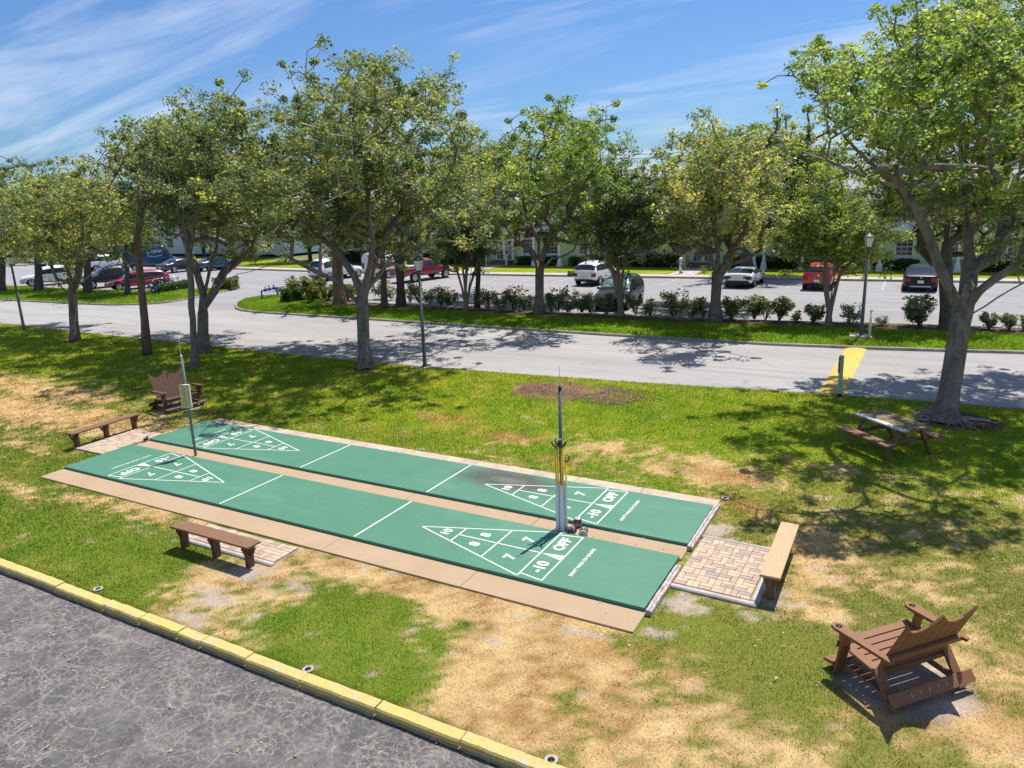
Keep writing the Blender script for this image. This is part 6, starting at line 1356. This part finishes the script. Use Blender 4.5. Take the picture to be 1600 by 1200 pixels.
# overhead wires behind the building
mb = MB()
for dz_ in (0, .35):
    mb.tube([(x, 60, 9.3+dz_+((x-5)/50)**2*1.2) for x in range(-60, 61, 6)], .02, 4)
tag(mb.build('overhead_wire', M['dark']), 'thin dark overhead wires above the roof behind the trees', 'wire')

# ------------------------------------------------------------------ grass: real blades, one mesh of its own kind
def inside_none(x, y):
    m = (x > XL-.05) & (x < XR+.12) & (y > -.60) & (y < 4.64)
    m |= (x > 7.55) & (x < 8.98) & (y > .9) & (y < 2.92)
    m |= (x > -1.32) & (x < 1.16) & (y > -1.42) & (y < -.5)
    m |= (x > -8.75) & (x < -7.4) & (y > 1.0) & (y < 2.95)
    return m
def blades(name, n, region, hgt, wid, lab, seed, z0=None, colf=None, thin_fn=None):
    rg = np.random.default_rng(seed); x, y = region(rg, n)
    c, soil, dirt, dry, red = cover_colors(x, y)
    if colf is not None: c = colf(x, y, rg)
    dist = np.hypot(x-CX, y-CY)
    keep = ~inside_none(x, y) & (rg.random(len(x)) > dirt*1.0-.03)
    if thin_fn is not None: keep &= thin_fn(x, y, rg)
    x, y, c, dry, dist, dirt = x[keep], y[keep], c[keep], dry[keep], dist[keep], dirt[keep]; n = len(x)
    z = lawn_z(x, y) if z0 is None else np.full(n, z0)
    tuft = .6+.8*fbm(x, y, 3.0, 3); 
    h = rg.uniform(.6, 1.3, n)*hgt*(1-.35*dry)*tuft*np.clip(dist/14, .8, 1.8); w_ = wid*rg.uniform(.6, 1.3, n)*np.clip(dist/12, .8, 2.4)
    a = rg.uniform(0, 2*np.pi, n); ln = rg.normal(0, .45, (n, 2))*h[:, None]*(1+dry[:, None]*.6)
    dx_ = np.cos(a)*w_/2; dy_ = np.sin(a)*w_/2
    V = np.stack([np.stack([x-dx_, y-dy_, z-.004], 1), np.stack([x+dx_, y+dy_, z-.004], 1), np.stack([x+ln[:, 0], y+ln[:, 1], z+h], 1)], 1).reshape(-1, 3)
    c = c*1.28*rg.uniform(.6, 1.4, (n, 1)); odd = rg.random(n) < .07; c[odd] = np.array([.55, .45, .22])*rg.uniform(.6, 1.2, (odd.sum(), 1))
    c = np.repeat(np.concatenate([c, np.ones((n, 1))], 1), 3, 0)
    me = np_mesh(name, V, np.arange(n*3).reshape(-1, 3), M['blade'], False, {'Col': ('FLOAT_COLOR', c)})
    return tag(link(name, me), lab, 'grass', kind='stuff')
def in_view(x, y, pad=60):
    d = np.stack([x-CX, y-CY, np.full_like(x, -CZ)], 1); z = d @ FW; u = 800+F*(d @ RT)/z; v = 600-F*(d @ UP)/z
    return (z > 0) & (u > -pad) & (u < 1600+pad) & (v < 1200+pad)
def reg_near(rg, n):
    xs = []; ys = []
    tot = 0
    while tot < n:
        x = rg.uniform(-46, 16, 500000); y = rg.uniform(KERB_B+.02, 14.2, 500000); d = np.hypot(x-CX, y-CY)
        k = in_view(x, y) & (y < iy(RN, x)-.05) & (rg.random(len(x)) < np.clip((11.0/d)**1.6, 0, 1)); xs.append(x[k]); ys.append(y[k]); tot += k.sum()
    return np.concatenate(xs)[:n], np.concatenate(ys)[:n]
blades('lawn_grass', 520000, reg_near, .036, .013, 'patchy green and straw coloured lawn grass around the courts', 5)
def gcol(x, y, rg):
    n = fbm(x, y, .8, 4); return np.array([.23, .35, .022])[None]*(.6+.8*n[:, None])
from_poly = np.array(strip_pts)
def in_poly(px, py, poly):
    ins = np.zeros(len(px), bool); j = len(poly)-1
    for i in range(len(poly)):
        xi, yi = poly[i]; xj, yj = poly[j]; c = ((yi > py) != (yj > py)) & (px < (xj-xi)*(py-yi)/(yj-yi+1e-12)+xi); ins ^= c; j = i
    return ins
def reg_strip(rg, n):
    x = rg.uniform(-30.5, 22, n*2); y = rg.uniform(21, 30, n*2); k = in_poly(x, y, strip_pts) & ~in_poly(x, y, bed) & in_view(x, y); return x[k][:n], y[k][:n]
blades('strip_grass', 90000, reg_strip, .05, .022, 'bright green grass on the planted strip', 6, .03, gcol)
isl_poly = isl_f+isl_b
def reg_isl(rg, n):
    x = rg.uniform(-70, -34, n*2); y = rg.uniform(18, 31, n*2); k = in_poly(x, y, isl_poly) & in_view(x, y); return x[k][:n], y[k][:n]
blades('island_grass', 40000, reg_isl, .06, .035, 'green grass on the left island', 7, .03, gcol)
# a few dead leaves lying on asphalt and lawn
chips(3, -6.5, 9, 3.0, 130, 'fallen_leaves', 'scattered dead leaves on the cracked asphalt', [(.45, .30, .16), (.35, .22, .12), (.5, .4, .25)], z=-.095, sz=(.03, .07), seed=11)
chips(8, 5, 8, 6, 900, 'fallen_leaves', 'scattered dead leaves over the right half of the lawn', [(.50, .32, .20), (.40, .22, .12), (.6, .5, .36)], z=.03, sz=(.02, .045), seed=12)
o = bpy.data.objects
